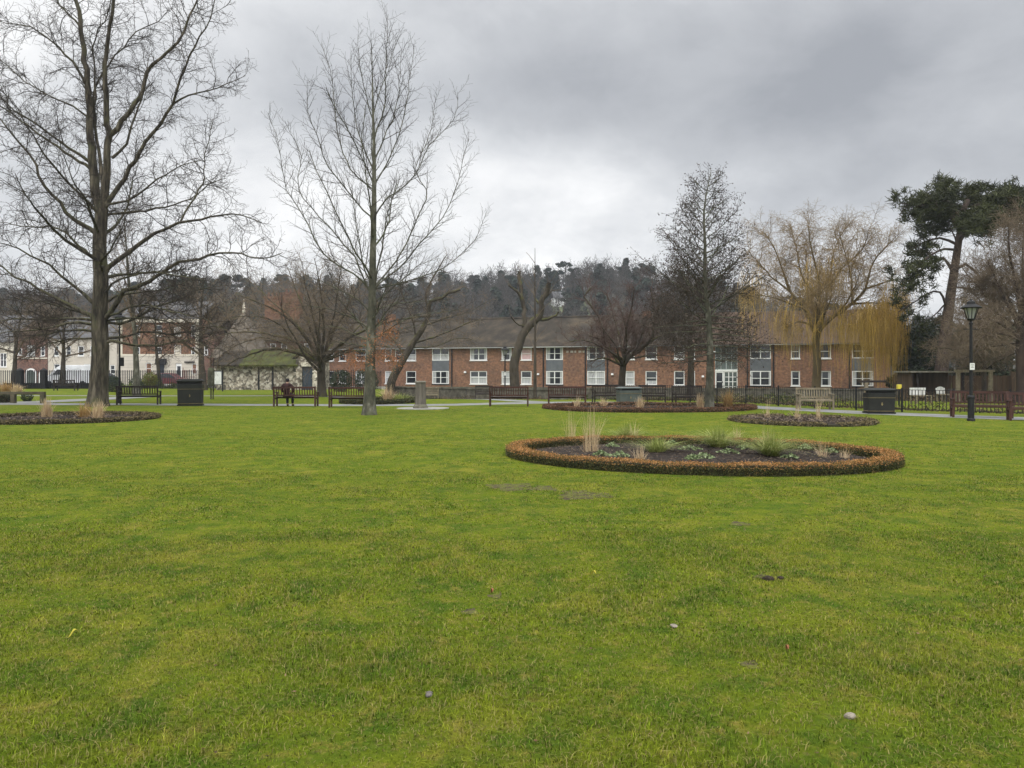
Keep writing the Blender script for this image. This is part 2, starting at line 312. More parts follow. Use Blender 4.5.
def cat_rom(pts, step):
    P = [np.array(p, float) for p in pts]; P = [2*P[0]-P[1]]+P+[2*P[-1]-P[-2]]; out = []
    for i in range(1, len(P)-2):
        n = max(1, int(np.linalg.norm(P[i+1]-P[i])/step))
        for j in range(n):
            t = j/n; a, b, c, d = P[i-1], P[i], P[i+1], P[i+2]
            out.append(tuple(.5*(2*b+(c-a)*t+(2*a-5*b+4*c-d)*t*t+(3*b-a-3*c+d)*t**3)))
    out.append(tuple(P[-2])); return out
def grow(p, d, L, n, wig, trop, rg):
    pts = [p]; st = L/n; x, y, z = p; dx, dy, dz = d; g = rg.gauss
    for _ in range(n):
        dx, dy, dz = nrm((dx+g(0,wig), dy+g(0,wig), dz+g(0,wig)+trop)); x += dx*st; y += dy*st; z += dz*st; pts.append((x,y,z))
    return pts
def side_dir(t, ang, rg, az=None):
    ref = (0,0,1) if abs(t[2]) < .85 else (1,0,0)
    u = nrm((t[1]*ref[2]-t[2]*ref[1], t[2]*ref[0]-t[0]*ref[2], t[0]*ref[1]-t[1]*ref[0]))
    v = (t[1]*u[2]-t[2]*u[1], t[2]*u[0]-t[0]*u[2], t[0]*u[1]-t[1]*u[0])
    a = rg.uniform(0, 6.2832) if az is None else az; c, s = math.cos(a), math.sin(a); ca, sa = math.cos(ang), math.sin(ang)
    return nrm(tuple(t[i]*ca+(u[i]*c+v[i]*s)*sa for i in range(3)))
def ramify(wood, pts, rads, lv, S, rg, tips=None):
    """side shoots along pts, level by level; S holds one dict per level"""
    if lv >= len(S): return
    q = S[lv]; acc = rg.uniform(0, q['sp']); n = len(pts); az = rg.uniform(0, 6.28)
    seg = [math.dist(pts[i], pts[i+1]) for i in range(n-1)]; tot = sum(seg); run = 0
    for i in range(n-1):
        sl = seg[i]; t = nrm(tuple(pts[i+1][k]-pts[i][k] for k in range(3)))
        while acc < sl:
            f = (run+acc)/tot
            if f >= q.get('st', .2):
                w = acc/sl; p = tuple(pts[i][k]+(pts[i+1][k]-pts[i][k])*w for k in range(3)); r = rads[i]+(rads[i+1]-rads[i])*w
                az += 2.4+rg.gauss(0, .5)
                L = rg.uniform(*q['len'])*(1-q.get('tap', .45)*f)*min(1, .45+tot*q.get('tl', .4))
                d = side_dir(t, q['ang']+rg.gauss(0, .18), rg, az); d = nrm((d[0], d[1], d[2]+q.get('up', 0)))
                k = q['n']; r0 = min(r*.75, max(q['r'], .012*L)) if 'rmax' not in q else q['rmax']; r1 = q.get('r1', q['r']*.45)
                c = grow(p, d, L, k, q['wig'], q.get('trop', 0), rg); cr = [r0+(r1-r0)*j/k for j in range(k+1)]
                wood.add(c, cr, q.get('sd', 3)); ramify(wood, c, cr, lv+1, S, rg, tips)
                if tips is not None and lv == len(S)-1: tips.append((c[-1], c[-2]))
            acc += q['sp']*rg.uniform(.6, 1.4)
        acc -= sl; run += sl

def traced_tree(root, Y, trunk, limbs, S, rg, bark, twig, tr=(.4,.06), step=.35, spread=.55, sides=10, extra=(), flare=1.45, jit=.02, tips=None, limb_parts=True, own=None, depth_rand=True):
    """trunk and limbs follow picture positions at the tree's own depth Y; each limb leans towards or away from the viewer by its own amount"""
    ox, oy, oz = root.location
    def loc(p): return (p[0]-ox, p[1]-oy, p[2]-oz)
    tp = [loc(W(a, b, Y)) for a, b in trunk]
    tp[0] = (tp[0][0], tp[0][1], -.25)
    tp = cat_rom(tp, step); n = len(tp)
    h = [0.0]
    for i in range(1, n): h.append(h[-1]+math.dist(tp[i], tp[i-1]))
    trad = [(tr[0]+(tr[1]-tr[0])*(x/h[-1])**.9)*(1+(flare-1)*math.exp(-max(0, x-.15)/.3)) for x in h]
    tw = Wood(); tw.add(tp, trad, sides); tko = tw.build('trunk', bark, root)
    crown = Wood(); done = []
    for lb in limbs:
        px, r0, r1 = lb[0], lb[1], lb[2]; dd = lb[3] if len(lb) > 3 and lb[3] is not None else None; par = lb[4] if len(lb) > 4 else None
        base = 0
        if par is not None:
            pl = done[par]; base = min(pl, key=lambda q: (q[0]-px[0][0])**2+(q[1]-px[0][1])**2)[2]
        ln = sum(math.dist(px[i], px[i+1]) for i in range(len(px)-1)); ext = ln/F*Y
        if dd is None: dd = rg.choice((-1, 1))*rg.uniform(.25, 1)*spread*ext
        run = 0; w = []
        pp = []
        for i, (a, b) in enumerate(px):
            if i: run += math.dist(px[i-1], px[i])
            e = base+dd*(run/ln)**1.15; w.append(loc(W(a, b, Y+e))); pp.append((a, b, e))
        done.append(pp)
        c = cat_rom(w, step); m = len(c); c = [c[0]]+[tuple(x+rg.gauss(0, jit) for x in q) for q in c[1:]]
        cr = [r0+(r1-r0)*(j/(m-1))**.8 for j in range(m)]
        if limb_parts:
            lw = Wood(); lw.add(c, cr, 7); lw.build('limb', bark, root)
        else: crown.add(c, cr, 6)
        ramify(crown, c, cr, 0, S, rg, tips)
    for (f, az, el, L, r0) in extra:      # limbs that run mostly towards or away from the viewer
        i = min(n-2, int(f*n)); d = (math.cos(az)*math.cos(el), math.sin(az)*math.cos(el), math.sin(el))
        k = max(4, int(L/step)); c = grow(tp[i], d, L, k, .1, .04, rg); cr = [r0+(.012-r0)*(j/k)**.8 for j in range(k+1)]
        if limb_parts:
            lw = Wood(); lw.add(c, cr, 7); lw.build('limb', bark, root)
        else: crown.add(c, cr, 6)
        ramify(crown, c, cr, 0, S, rg, tips)
    if own: own(crown, tp, trad)
    co = crown.build('crown', twig, root)
    return tp, trad, crown, co

def leaf_cloud(name, C, size, m, parent, aspect=.55, flat=0.0, folded=False):
    """one diamond leaf at each centre, randomly turned"""
    C = np.asarray(C, float); n = len(C); size = np.broadcast_to(np.asarray(size, float), (n,))
    a = nrng.normal(size=(n,3)); a[:,2] *= (1-flat); a /= np.linalg.norm(a, axis=1, keepdims=True)
    b = nrng.normal(size=(n,3)); b -= (b*a).sum(1, keepdims=True)*a
    if flat: b[:,2] *= (1-flat)
    b /= np.linalg.norm(b, axis=1, keepdims=True)
    s = size[:,None]
    V = np.stack([C-a*s, C-b*s*aspect, C+a*s, C+b*s*aspect], 1).reshape(-1, 3)
    return link(name, np_mesh(name, V, [np.arange(4*n).reshape(n, 4)]), m, parent)
def blade_tuft(name, m, parent, n, h, spread, w, lean=.35, base=.06, seg=3, droop=.3, at=(0,0,0)):
    """thin curved blades that fan out from a base"""
    az = nrng.uniform(0, 2*np.pi, n); ht = h*nrng.uniform(.55, 1.05, n); ln = np.abs(nrng.normal(0, lean, n)); rb = base*np.sqrt(nrng.uniform(0, 1, n)); a2 = nrng.uniform(0, 2*np.pi, n)
    bx = rb*np.cos(a2)+at[0]; by = rb*np.sin(a2)+at[1]; dx, dy = np.cos(az), np.sin(az); V = []
    for i in range(seg+1):
        t = i/seg; out = ht*ln*(t+droop*2*t*t)*spread; z = ht*t*(1-droop*t*t*np.minimum(1, ln*2.2))+at[2]; ww = w*(1-.85*t)
        for s in (-1, 1): V.append(np.stack([bx+dx*out-dy*ww*s, by+dy*out+dx*ww*s, z], 1))
    V = np.stack(V, 1).reshape(-1, 3); o = np.arange(n)[:,None]*(2*seg+2)
    Fs = np.concatenate([o+np.array([[2*i, 2*i+1, 2*i+3, 2*i+2]]) for i in range(seg)])
    return link(name, np_mesh(name, V, [Fs]), m, parent)

# ------------------------------------------------------------------ ground
def sheet(name, xs, ys, zf, m):
    X, Y = np.meshgrid(xs, ys); Z = np.vectorize(zf)(X, Y); nx, ny = len(xs), len(ys)
    i, j = np.meshgrid(np.arange(nx-1), np.arange(ny-1)); a = (j*nx+i).ravel()
    return link(name, np_mesh(name, np.stack([X, Y, Z], -1).reshape(-1, 3), [np.stack([a, a+1, a+nx+1, a+nx], 1)]), m, None, True)
xs = np.concatenate([np.linspace(-520,-80,10), np.linspace(-75,75,101), np.linspace(80,520,10)])
ys = np.concatenate([np.linspace(-60,36,25), np.linspace(38,70,33), np.linspace(75,450,25)])
tag(sheet('lawn_ground', xs, ys, gz, M_turf), kind='structure')

def strip(name, pts, w, z, m, step=.6):
    c = cat_rom([(x, y, 0) for x, y in pts], step); V = []
    for i, p in enumerate(c):
        a = c[max(0, i-1)]; b = c[min(len(c)-1, i+1)]; d = nrm((b[0]-a[0], b[1]-a[1], 0))
        e = .06*math.sin(i*.9)+.04*math.sin(i*2.3)
        for s in (-1, 1):
            x = p[0]-d[1]*s*(w/2+e*s); y = p[1]+d[0]*s*(w/2+e*s); V.append((x, y, gz(x, y)+z))
    n = len(c); k = np.arange(n-1)*2
    return tag(link(name, np_mesh(name, V, [np.stack([k, k+2, k+3, k+1], 1)]), m), kind='structure')
strip('path', [(-46,39),(-34,38.5),(-26,37.6),(-18,37),(-12,36.4),(-7,36.2),(-3,36.6),(0,38.4),(3,39.3),(7,38.8),(10,36),(12.3,31.8),(14.6,28.6),(17.2,26),(20.5,23.8),(26,21.5),(40,18)], 2.0, .006, M_path)
strip('cross_path', [(-60,52),(-36,50.6),(-22,50),(-12,50),(-6,47.5),(-2,44.5),(.6,41),(1.5,39.4)], 1.3, .012, M_path)
strip('garden_path', [(-26,37.5),(-24.5,42),(-24,46),(-24,50.2)], 2.6, .018, M_path)
# street on the left
MB().box(-150,-12,75.5,87,-.1,.004).build('road', M_road)['kind'] = 'structure'
MB().box(-150,-12,74.2,75.5,-.1,.12).build('near_pavement', M_paving)['kind'] = 'structure'
MB().box(-150,-12,87,91.5,-.1,.12).build('far_pavement', M_paving)['kind'] = 'structure'

# lawn blades: dense close by, sparser and wider farther off
def blades():
    VV = []; n0 = 0
    for (a, b, den, h, w) in ((1.6,4.5,10500,.023,.0019),(4.5,7.5,6000,.021,.0028),(7.5,12,2200,.017,.0046),(12,20,600,.014,.008),(20,34,110,.012,.016)):
        wid = lambda y: .72*y+3.6
        area = (wid(a)+wid(b))*(b-a); n = int(area*den); y = a+(b-a)*nrng.uniform(0, 1, n); keep = nrng.uniform(0, 1, n) < wid(y)/wid(b); y = y[keep]; n = len(y)
        x = nrng.uniform(-1, 1, n)*wid(y)
        # beds and paths stay clear
        ok = np.ones(n, bool)
        for (cx, cy, ea, eb, rot) in BEDS:
            c, s = math.cos(rot), math.sin(rot); u = (x-cx)*c+(y-cy)*s; v = -(x-cx)*s+(y-cy)*c; ok &= (u/(ea-.1))**2+(v/(eb-.1))**2 > 1
        ok &= ~((y > 21) & (x > 9) & (y > 44.5-1.02*x-.0*x)) if a >= 12 else True
        for (bx_, by_, ra) in BARE: ok &= (np.hypot(x-bx_, (y-by_)*.9)+.12*np.sin(x*17)*np.cos(y*13) > ra*.75) | (nrng.uniform(0, 1, n) < .38)
        # thin spots where the turf is worn
        q = np.sin(x*1.7+1.3*np.sin(y*1.1))*np.sin(y*1.9+1.7*np.sin(x*.9)); ok &= nrng.uniform(0, 1, n) > np.clip((q-.55)*1.6, 0, .55)
        x, y = x[ok], y[ok]; n = len(x)
        hh = h*nrng.uniform(.5, 1.35, n)*(1+.35*np.sin(x*2.3+np.sin(y*3.1))*np.sin(y*2.7)); ln = np.abs(nrng.normal(0, 1.0, n)); az = nrng.uniform(0, 6.283, n); dx, dy = np.cos(az), np.sin(az); ww = w*nrng.uniform(.6, 1.4, n)
        z0 = np.full(n, -.004)
        p = [np.stack([x-dy*ww, y+dx*ww, z0], 1), np.stack([x+dy*ww, y-dx*ww, z0], 1)]
        m_ = hh*.6; p += [np.stack([x+dx*m_*ln*.45+dy*ww*.8, y+dy*m_*ln*.45-dx*ww*.8, z0+m_], 1), np.stack([x+dx*m_*ln*.45-dy*ww*.8, y+dy*m_*ln*.45+dx*ww*.8, z0+m_], 1)]
        p += [np.stack([x+dx*hh*ln, y+dy*hh*ln, z0+hh*(1-.25*np.minimum(ln, 1.5))], 1)]
        VV.append(np.stack(p, 1).reshape(-1, 3)); n0 += n
    V = np.concatenate(VV); o = np.arange(n0)[:,None]*5
    return link('grass', np_mesh('grass', V, [o+np.array([[0,1,2,3]]), o+np.array([[3,2,4]])]), M_blade)
BARE = [(-.03,10.45,.30),(.42,10.3,.2),(.92,9.75,.33),(-.28,5.0,.055),(1.96,5.85,.06),(-.12,5.35,.05),(1.3,4.1,.05),(2.4,7.9,.10)]
BEDS = [(3.4,14.1,3.54,2.58,R(-14)), (5.9,32.6,4.6,3.1,0), (9.35,24.3,2.2,2.45,0), (-15.2,25.4,3.02,2.7,0), (-7.0,39.6,2.0,2.9,0)]
tag(blades(), kind='stuff')
# ------------------------------------------------------------------ flower beds
def ell(bed, t, k=1.0, wob=0.0):
    cx, cy, a, b, rot = bed; a -= (1-k) if k < 1 else 0; b -= (1-k) if k < 1 else 0
    q = 1+wob*(math.sin(3*t+1)+.6*math.sin(5*t)); x, y = a*q*math.cos(t), b*q*math.sin(t); c, s = math.cos(rot), math.sin(rot); return (cx+x*c-y*s, cy+x*s+y*c)
def soil(bed, wob, hump):
    n = 72; rings = 14; V = [(bed[0], bed[1], hump)]; Fc = []
    for r in range(1, rings+1):
        f = r/rings
        for k in range(n):
            x, y = ell(bed, 2*math.pi*k/n, 1, wob); x = bed[0]+(x-bed[0])*f*.985; y = bed[1]+(y-bed[1])*f*.985
            V.append((x, y, max(.008, hump*(1-f**3)+(rng.uniform(-.025,.03) if r < rings-1 else 0))))
    tri = np.array([[0, 1+k, 1+(k+1) % n] for k in range(n)]); q = np.array([[1+(r-1)*n+k, 1+r*n+k, 1+r*n+(k+1) % n, 1+(r-1)*n+(k+1) % n] for r in range(1, rings) for k in range(n)])
    return tag(link('bed_soil', np_mesh('bed_soil', V, [tri, q]), M_soil), kind='structure')
def hedge(name, bed, wob, w, h, m, per_m, size, label, topm=None, gaps=0.0, jag=.02):
    """clipped edging: a dark core ring with a skin of leaves"""
    root = empty(name, (bed[0], bed[1], 0), 0, label, 'hedge'); n = 140; V = []
    sec = [(-.5,0),(-.5,.72),(-.38,.9),(.38,.9),(.5,.72),(.5,0)]
    for k in range(n):
        t = 2*math.pi*k/n; x, y = ell(bed, t, 1, wob); x2, y2 = ell(bed, t+.01, 1, wob); d = nrm((x2-x, y2-y, 0)); nx, ny = d[1], -d[0]
        hh = h*(1+.06*math.sin(t*9)+.05*math.sin(t*23)); inset = -w*.5
        for (a, b) in sec: V.append((x+nx*(inset+a*w*.86)-bed[0], y+ny*(inset+a*w*.86)-bed[1], b*hh*.93))
    q = [[k*6+j, k*6+(j+1), ((k+1) % n)*6+j+1, ((k+1) % n)*6+j] for k in range(n) for j in range(5)]
    link('hedge_core', np_mesh('hedge_core', V, [np.array(q)]), M_hedgecore, root)
    per = sum(math.dist(ell(bed, 2*math.pi*k/90, 1, wob), ell(bed, 2*math.pi*(k+1)/90, 1, wob)) for k in range(90)); N_ = int(per*per_m); C1 = []; C2 = []
    for i in range(N_):
        t = rng.uniform(0, 2*math.pi); x, y = ell(bed, t, 1, wob); x2, y2 = ell(bed, t+.01, 1, wob); d = nrm((x2-x, y2-y, 0)); nx, ny = d[1], -d[0]
        if gaps and math.sin(t*13)+math.sin(t*7.3+1) < -2+gaps*2: continue
        hh = h*(1+.06*math.sin(t*9)+.05*math.sin(t*23)); u = rng.uniform(0, 2*h+w)
        if u < h: a, z = -.5, u
        elif u < h+w: a, z = (u-h)/w-.5, hh
        else: a, z = .5, u-h-w
        a *= w; e = rng.gauss(0, jag)
        if z > .8*h: z -= max(0, (abs(a)/w-.34))*h*.7
        p = (x+nx*(-w*.5+a)-bed[0]+(nx*e if a else 0), y+ny*(-w*.5+a)-bed[1]+(ny*e if a else 0), max(.01, min(z, hh)+abs(e)*.8 if z > .8*h else z))
        (C2 if topm and z > h*(.80+rng.gauss(0, .13)) else C1).append(p)
    leaf_cloud('leaves', C1, size, m, root)
    if C2: leaf_cloud('young_leaves', C2, size, topm, root)
    return root
M_hedge_top = mat('orange hedge tips', [(.05,(.05,.055,.016)),(.46,(.22,.12,.03)),(.74,(.46,.21,.065)),(.97,(.68,.38,.17))], 3, rough=.6, island=2)
near, mid, right, left, back = BEDS
soil(near, 0, .07); soil(mid, .03, .06); soil(right, 0, .05); soil(left, 0, .05); soil(back, 0, .05)
hedge('bed_hedge', near, 0, .27, .165, M_hedge, 5600, nrng.uniform(.007,.0165), 'clipped low hedge with orange tips ringing the nearest flower bed', M_hedge_top)
hedge('bed_hedge', mid, .03, .36, .15, M_hedge_red, 1300, .022, 'russet low hedge round the long bed at the foot of the cone-bearing tree')
hedge('bed_edging', right, 0, .34, .07, M_hedge_brown, 600, .03, 'dull brown low edging of the flower bed in front of the pale bench', gaps=.45, jag=.035)
hedge('bed_hedge', left, 0, .30, .11, M_hedge_brown, 800, .03, 'brown low hedge round the bed in front of the massive bare tree')
hedge('bed_hedge', back, 0, .34, .2, M_hedge_low, 600, .036, 'dark green low hedge round the small bed behind the slim bare tree')

def gpos(px, py): Y = H*F/(py-HY); return (XA(px, Y), Y)
def straw(px, py, h, n, label, m=None, spread=.8, w=.0045, lean=.16, base=.09, group='dry grass clumps in the beds'):
    x, y = gpos(px, py); root = empty('dry_grass_clump', (x, y, gz(x, y)), 0, label, 'grass clump', group)
    blade_tuft('stems', m or M_straw, root, int(n*1.2), h, spread*1.25, w*1.25, lean*1.15, base, 4, .3); blade_tuft('base_leaves', m or M_straw, root, n//2, h*.4, 1.2, w*1.2, .5, base*1.2, 3, .4)
straw(571,443,.85,44,'thin tall straw grass clump leftmost in the nearest bed',base=.13,w=.0028)
straw(591,454,1.0,74,'tallest straw grass clump in the nearest bed',w=.0030,lean=.2,base=.15)
straw(634,444,.62,30,'sparse straw grass clump beside a green tuft in the nearest bed',w=.0028,lean=.3)
straw(640,463,.36,60,'short straw grass clump at the front edge of the nearest bed',w=.003,lean=.3)
straw(738,440,.42,34,'straw grass clump behind the tallest green tuft in the nearest bed',w=.003,lean=.25)
straw(765,449,.5,30,'straw stems rising out of the rightmost green tuft',w=.0028,lean=.2)
straw(823,460,.42,40,'straw grass clump near the right end of the nearest bed',w=.003,lean=.3)
straw(845,461,.30,30,'smallest straw grass clump at the right tip of the nearest bed',w=.003,lean=.35)
straw(47,419,.78,150,'slender straw clump standing alone in the left bed',w=.007,lean=.14,base=.14)
straw(85,419,.66,130,'lower straw clump of the leaning pair in the left bed',m=M_straw_or,w=.007,lean=.3,base=.16)
straw(98,420,.74,130,'taller pale clump of the pair in the left bed',w=.007,lean=.2,base=.14)
straw(728,408,.95,150,'orange straw clump with swept tips beside the cone-bearing tree',m=M_straw_or,w=.008,lean=.28,base=.16)
straw(700,409,.75,110,'straw clump against the trunk of the cone-bearing tree',w=.008,lean=.16,base=.14)
straw(640,409,.62,80,'straw clump in front of the grey green bin',w=.008,lean=.2,base=.15)
straw(604,407,.5,70,'low straw clump near the left end of the long bed',w=.008,lean=.35,base=.15)
straw(577,408,.62,46,'wispy straw clump at the left tip of the long bed',w=.007,lean=.3,base=.12)
straw(797,421,.72,26,'very thin straw stems in the middle of the brown edged bed',w=.0045,lean=.15)
straw(818,421,.98,30,'tall thin straw stems right of centre in the brown edged bed',w=.0045,lean=.14)
straw(767,419,.8,22,'thin straw stems at the left of the brown edged bed',w=.0045,lean=.2)
straw(5,394,1.0,190,'big orange dry grass clump at the left frame edge behind the timber rail',m=M_straw_or,w=.015,lean=.3,base=.4)
straw(17,394,.85,150,'paler dry grass clump on the right of the big orange one',w=.015,lean=.3,base=.3)
straw(388,402,1.0,120,'pale grass clump behind the slim bare tree trunk',w=.012,lean=.35,base=.2)
straw(401,402,.62,160,'low spreading pale clump in the small bed behind the slim tree',m=M_tuft,w=.012,lean=.7,base=.3)
def tuft(px, py, h, n, label, w=.0048, base=.10):
    x, y = gpos(px, py); root = empty('green_grass_tuft', (x, y, .03), 0, label, 'grass tuft', 'green tufts in the nearest bed')
    blade_tuft('blades', M_tuft, root, int(n*1.3), h*1.2, 1.05, w, .75, base*1.2, 4, .5)
tuft(625,443,.42,330,'green tuft at the back of the nearest bed between straw clumps')
tuft(657,456,.40,330,'green tuft left of the pale leafy plants in the nearest bed')
tuft(718,450,.52,480,'broad green tuft in the middle of the nearest bed')
tuft(770,459,.50,560,'largest green tuft, bushy, right of centre in the nearest bed')
x, y = gpos(22, 403)
def rosette(px, py, r, label, n=150):
    x, y = gpos(px, py); root = empty('leafy_plant', (x, y, .03), 0, label, 'plant', 'low leafy plants in the nearest bed')
    a = nrng.uniform(0, 6.283, n); q = r*np.sqrt(nrng.uniform(0, 1, n)); C = np.stack([q*np.cos(a), q*np.sin(a), .02+.11*(1-q/r)*nrng.uniform(.4, 1, n)+.03], 1)
    leaf_cloud('leaves', C, nrng.uniform(.016, .034, n), M_rosette, root, .6, .4)
for px, py, r, lb in ((601,459,.16,'pale leafy plant at the front left of the nearest bed'),(620,460,.18,'pale leafy plant just right of the tallest straw clump'),(612,450,.15,'small leafy plant behind the front pair in the nearest bed'),(690,453,.24,'wide leafy plant between two green tufts'),
        (704,462,.2,'leafy plant at the front in the middle of the nearest bed'),(728,457,.22,'leafy plant in front of the broad green tuft'),(693,463,.14,'smallest leafy plant near the front hedge'),(790,462,.16,'leafy plant right of the largest green tuft'),(745,452,.18,'leafy plant between the broad tuft and the largest tuft'),
        (672,448,.15,'leafy plant at the back behind the left green tuft'),(830,456,.15,'leafy plant near the right straw clumps'),(592,445,.14,'leafy plant at the back left beside the thin straw stems'),(805,452,.13,'leafy plant at the back right of the nearest bed')): rosette(px, py, r, lb)
def litter(bed, n, size, m, hmax, label):
    C = []
    for _ in range(n):
        t = rng.uniform(0, 6.283); f = math.sqrt(rng.random())*.86; x, y = ell(bed, t); C.append((bed[0]+(x-bed[0])*f, bed[1]+(y-bed[1])*f, .06+rng.uniform(0, hmax)))
    o = leaf_cloud('bed_litter', C, nrng.uniform(size*.5, size*1.3, n), m, None, .4, .6); tag(o, kind='stuff')
litter(near, 3200, .022, M_litter, .03, ''); litter(right, 1500, .045, M_litter, .10, ''); litter(left, 900, .04, M_litter, .08, ''); litter(mid, 900, .05, M_hedge_red, .12, '')

# ------------------------------------------------------------------ benches
def make_bench(L, wood, label, cat='bench', name='park_bench'):
    root = empty(name, (0,0,0), 0, label, cat, 'park benches'); hl = L/2
    m = MB()
    for k in range(5): m.box(-hl+.05, hl-.05, -.24+k*.098, -.16+k*.098, .425, .45)
    m.box(-hl+.06, hl-.06, -.255, -.225, .36, .424); m.build('seat', wood, root, .006)
    m = MB(); m.bar((-hl+.06,.30,.885), (hl-.06,.30,.885), .05, .085); m.bar((-hl+.06,.262,.52), (hl-.06,.262,.52), .04, .06)
    n = int(L/.12)
    for k in range(n):
        x = -hl+.10+(L-.2)*(k+.5)/n; m.bar((x,.264,.55), (x,.298,.845), .042, .016)
    m.build('backrest', wood, root)
    for s in (-1, 1):
        x = s*(hl-.045)
        MB().box(x-.035, x+.035, -.27, -.20, 0, .635).build('leg', wood, root, .005)
        m = MB(); m.prism_x([(.215,0),(.29,0),(.275,.45),(.335,.93),(.275,.93),(.21,.45)], x-.035, x+.035); m.build('leg', wood, root, .005)
        MB().box(x-.04, x+.04, -.31, .262, .637, .675).build('arm_rest', wood, root, .008)
        MB().box(x-.022, x+.022, -.19, .205, .33, .40).build('side_rail', wood, root)
    return root
bench_d = make_bench(1.85, M_bench, 'brown bench standing alone on the lawn right of the stone pillar')
bench_k = make_bench(1.85, M_bench_dark, 'black brown bench beside the massive bare tree trunk')
bench_p = make_bench(1.45, M_bench_pale, 'pale weathered bench in front of the golden willow')
used = set()
def put_bench(src, px, py, face, label, sx=1):
    o = src if src.name not in used else copy_tree(src); used.add(src.name); x, y = gpos(px, py)
    o.location = (x, y, gz(x, y)); o.rotation_euler = (0, 0, R(face)); o['label'] = label; o.scale = (sx, 1, 1); return o
put_bench(bench_d, 509, 406.2, 178, 'brown bench seen from behind, standing alone on the lawn right of the stone pillar')
put_bench(bench_d, 567, 405.8, 176, 'brown bench seen from behind at the left end of the long russet hedge', .98)
sitb = put_bench(bench_d, 296, 406.3, 181, 'brown bench with a person sitting on its left end', 1.08)
put_bench(bench_d, 350, 407.2, 182, 'brown bench whose right end hides behind the slim tree trunk')
put_bench(bench_k, 139, 404.6, 190, 'black brown bench beside the massive bare tree trunk', 1.05)
put_bench(bench_k, 607, 403.2, 8, 'dark bench left of the grey green bin, facing the lawn', .8)
put_bench(bench_k, 652, 403.6, -14, 'dark bench just right of the grey green bin', .75)
put_bench(bench_k, 689, 405.2, 8, 'dark bench against the railing behind the cone-bearing tree', .85)
put_bench(bench_d, 981, 417.6, -22, 'red brown bench by the path behind the tall black lamp post', 1.0)
put_bench(bench_d, 1041, 421, -24, 'red brown bench cut off by the right frame edge')
put_bench(bench_k, 66, 390.6, 180, 'far dark bench in front of the black street railing', 1.0)
put_bench(bench_k, 484, 397, 2, 'far dark bench against the low wall right of the stone pillar', .62)
put_bench(bench_p, 815, 409.6, -6, 'pale weathered bench in front of the golden willow')
put_bench(bench_p, 431, 396, 4, 'small pale bench half hidden by the stone pillar', .7)

# ------------------------------------------------------------------ litter bins
def make_bin(L, D, Hh, m, label):
    root = empty('litter_bin', (0,0,0), 0, label, 'bin', 'litter bins')
    MB().box(-L/2-.01, L/2+.01, -D/2-.01, D/2+.01, 0, .06).build('plinth', M_iron, root)
    MB().frus(0, 0, .062, Hh*.80, L/2-.02, D/2-.02, L/2, D/2).build('body', m, root, .02)
    for z in (.1, Hh*.62): MB().box(-L/2-.012, L/2+.012, -D/2-.012, D/2+.012, z, z+.014).build('gold_band', M_gold, root)
    MB().box(-L/2+.1, L/2-.1, -D/2+.05, D/2-.05, Hh*.802, Hh*.9).build('opening', M_iron, root)
    l = MB(); l.frus(0, 0, Hh*.9, Hh*.935, L/2+.05, D/2+.05, L/2+.06, D/2+.06); l.frus(0, 0, Hh*.937, Hh, L/2+.04, D/2+.04, L/2-.1, D/2-.1); l.build('lid', m, root, .012)
    p = MB()
    for s in (-1, 1): MB().box(s*(L/2-.06)-.045, s*(L/2-.06)+.045, -D/2+.04, -D/2+.12, Hh*.80, Hh*.9).build('lid_post', m, root)
    e = MB(); y0, y1 = -D/2-.022, -D/2-.006; z = Hh*.36      # small gold crest: a figure over a shield
    e.prism([(-.05,z),(0,z-.07),(.05,z),(.05,z+.06),(-.05,z+.06)], y0, y1); e.prism([(-.02,z+.065),(.02,z+.065),(.03,z+.11),(.012,z+.15),(-.012,z+.15),(-.03,z+.11)], y0, y1); e.v = [(a*.6, b, z+(c-z)*.6) for a, b, c in e.v]; e.build('emblem', M_gold, root)
    return root
b1 = make_bin(1.1, .75, 1.27, M_bin, 'large black green bin beside the bench under the massive bare tree'); x, y = gpos(187, 406); b1.location = (x, y+.4, 0); b1.rotation_euler = (0, 0, R(17))
b2 = make_bin(1.12, .8, .86, M_bin_grey, 'low grey green bin behind the long russet hedge'); x, y = gpos(630, 404.3); b2.location = (x, y+.4, 0); b2.rotation_euler = (0, 0, R(6))
b3 = make_bin(.98, .7, .98, M_bin, 'dark bin against the railing beside the timber post'); x, y = gpos(884, 414); b3.location = (x, y+.4, 0); b3.rotation_euler = (0, 0, R(-8))

# ------------------------------------------------------------------ stone pillar
x, y = gpos(420.5, 408.6); r = empty('stone_pillar', (x, y, .02), 0, 'worn round stone pillar on a pale paving disc', 'pillar')
m = MB(); m.lathe(0, 0, [(.33,0),(.33,.09),(.29,.11),(.27,.17)], 20); m.build('base', M_stone, r, 0)
vs = []; n = 48; prof = [(.245,.17),(.235,.6),(.225,1.12)]
m = MB(); fs = []
for (q, z) in prof:
    for k in range(n): a = 2*math.pi*k/n; rr = q*(1-.05*(k % 4 == 0)); vs.append((rr*math.cos(a), rr*math.sin(a), z))
for i in range(2):
    for k in range(n): fs.append((i*n+k, i*n+(k+1) % n, (i+1)*n+(k+1) % n, (i+1)*n+k))
fs.append(tuple(range(2*n, 3*n))); m.add(vs, fs); m.build('shaft', M_pillar, r)
MB().lathe(0, 0, [(.25,1.121),(.25,1.16),(.2,1.19)], 20).build('cap', M_stone, r)
tag(MB().lathe(x+.1, y+.1, [(1.15,-.05),(1.15,.022)], 28).build('paving_disc', M_paving), kind='structure')

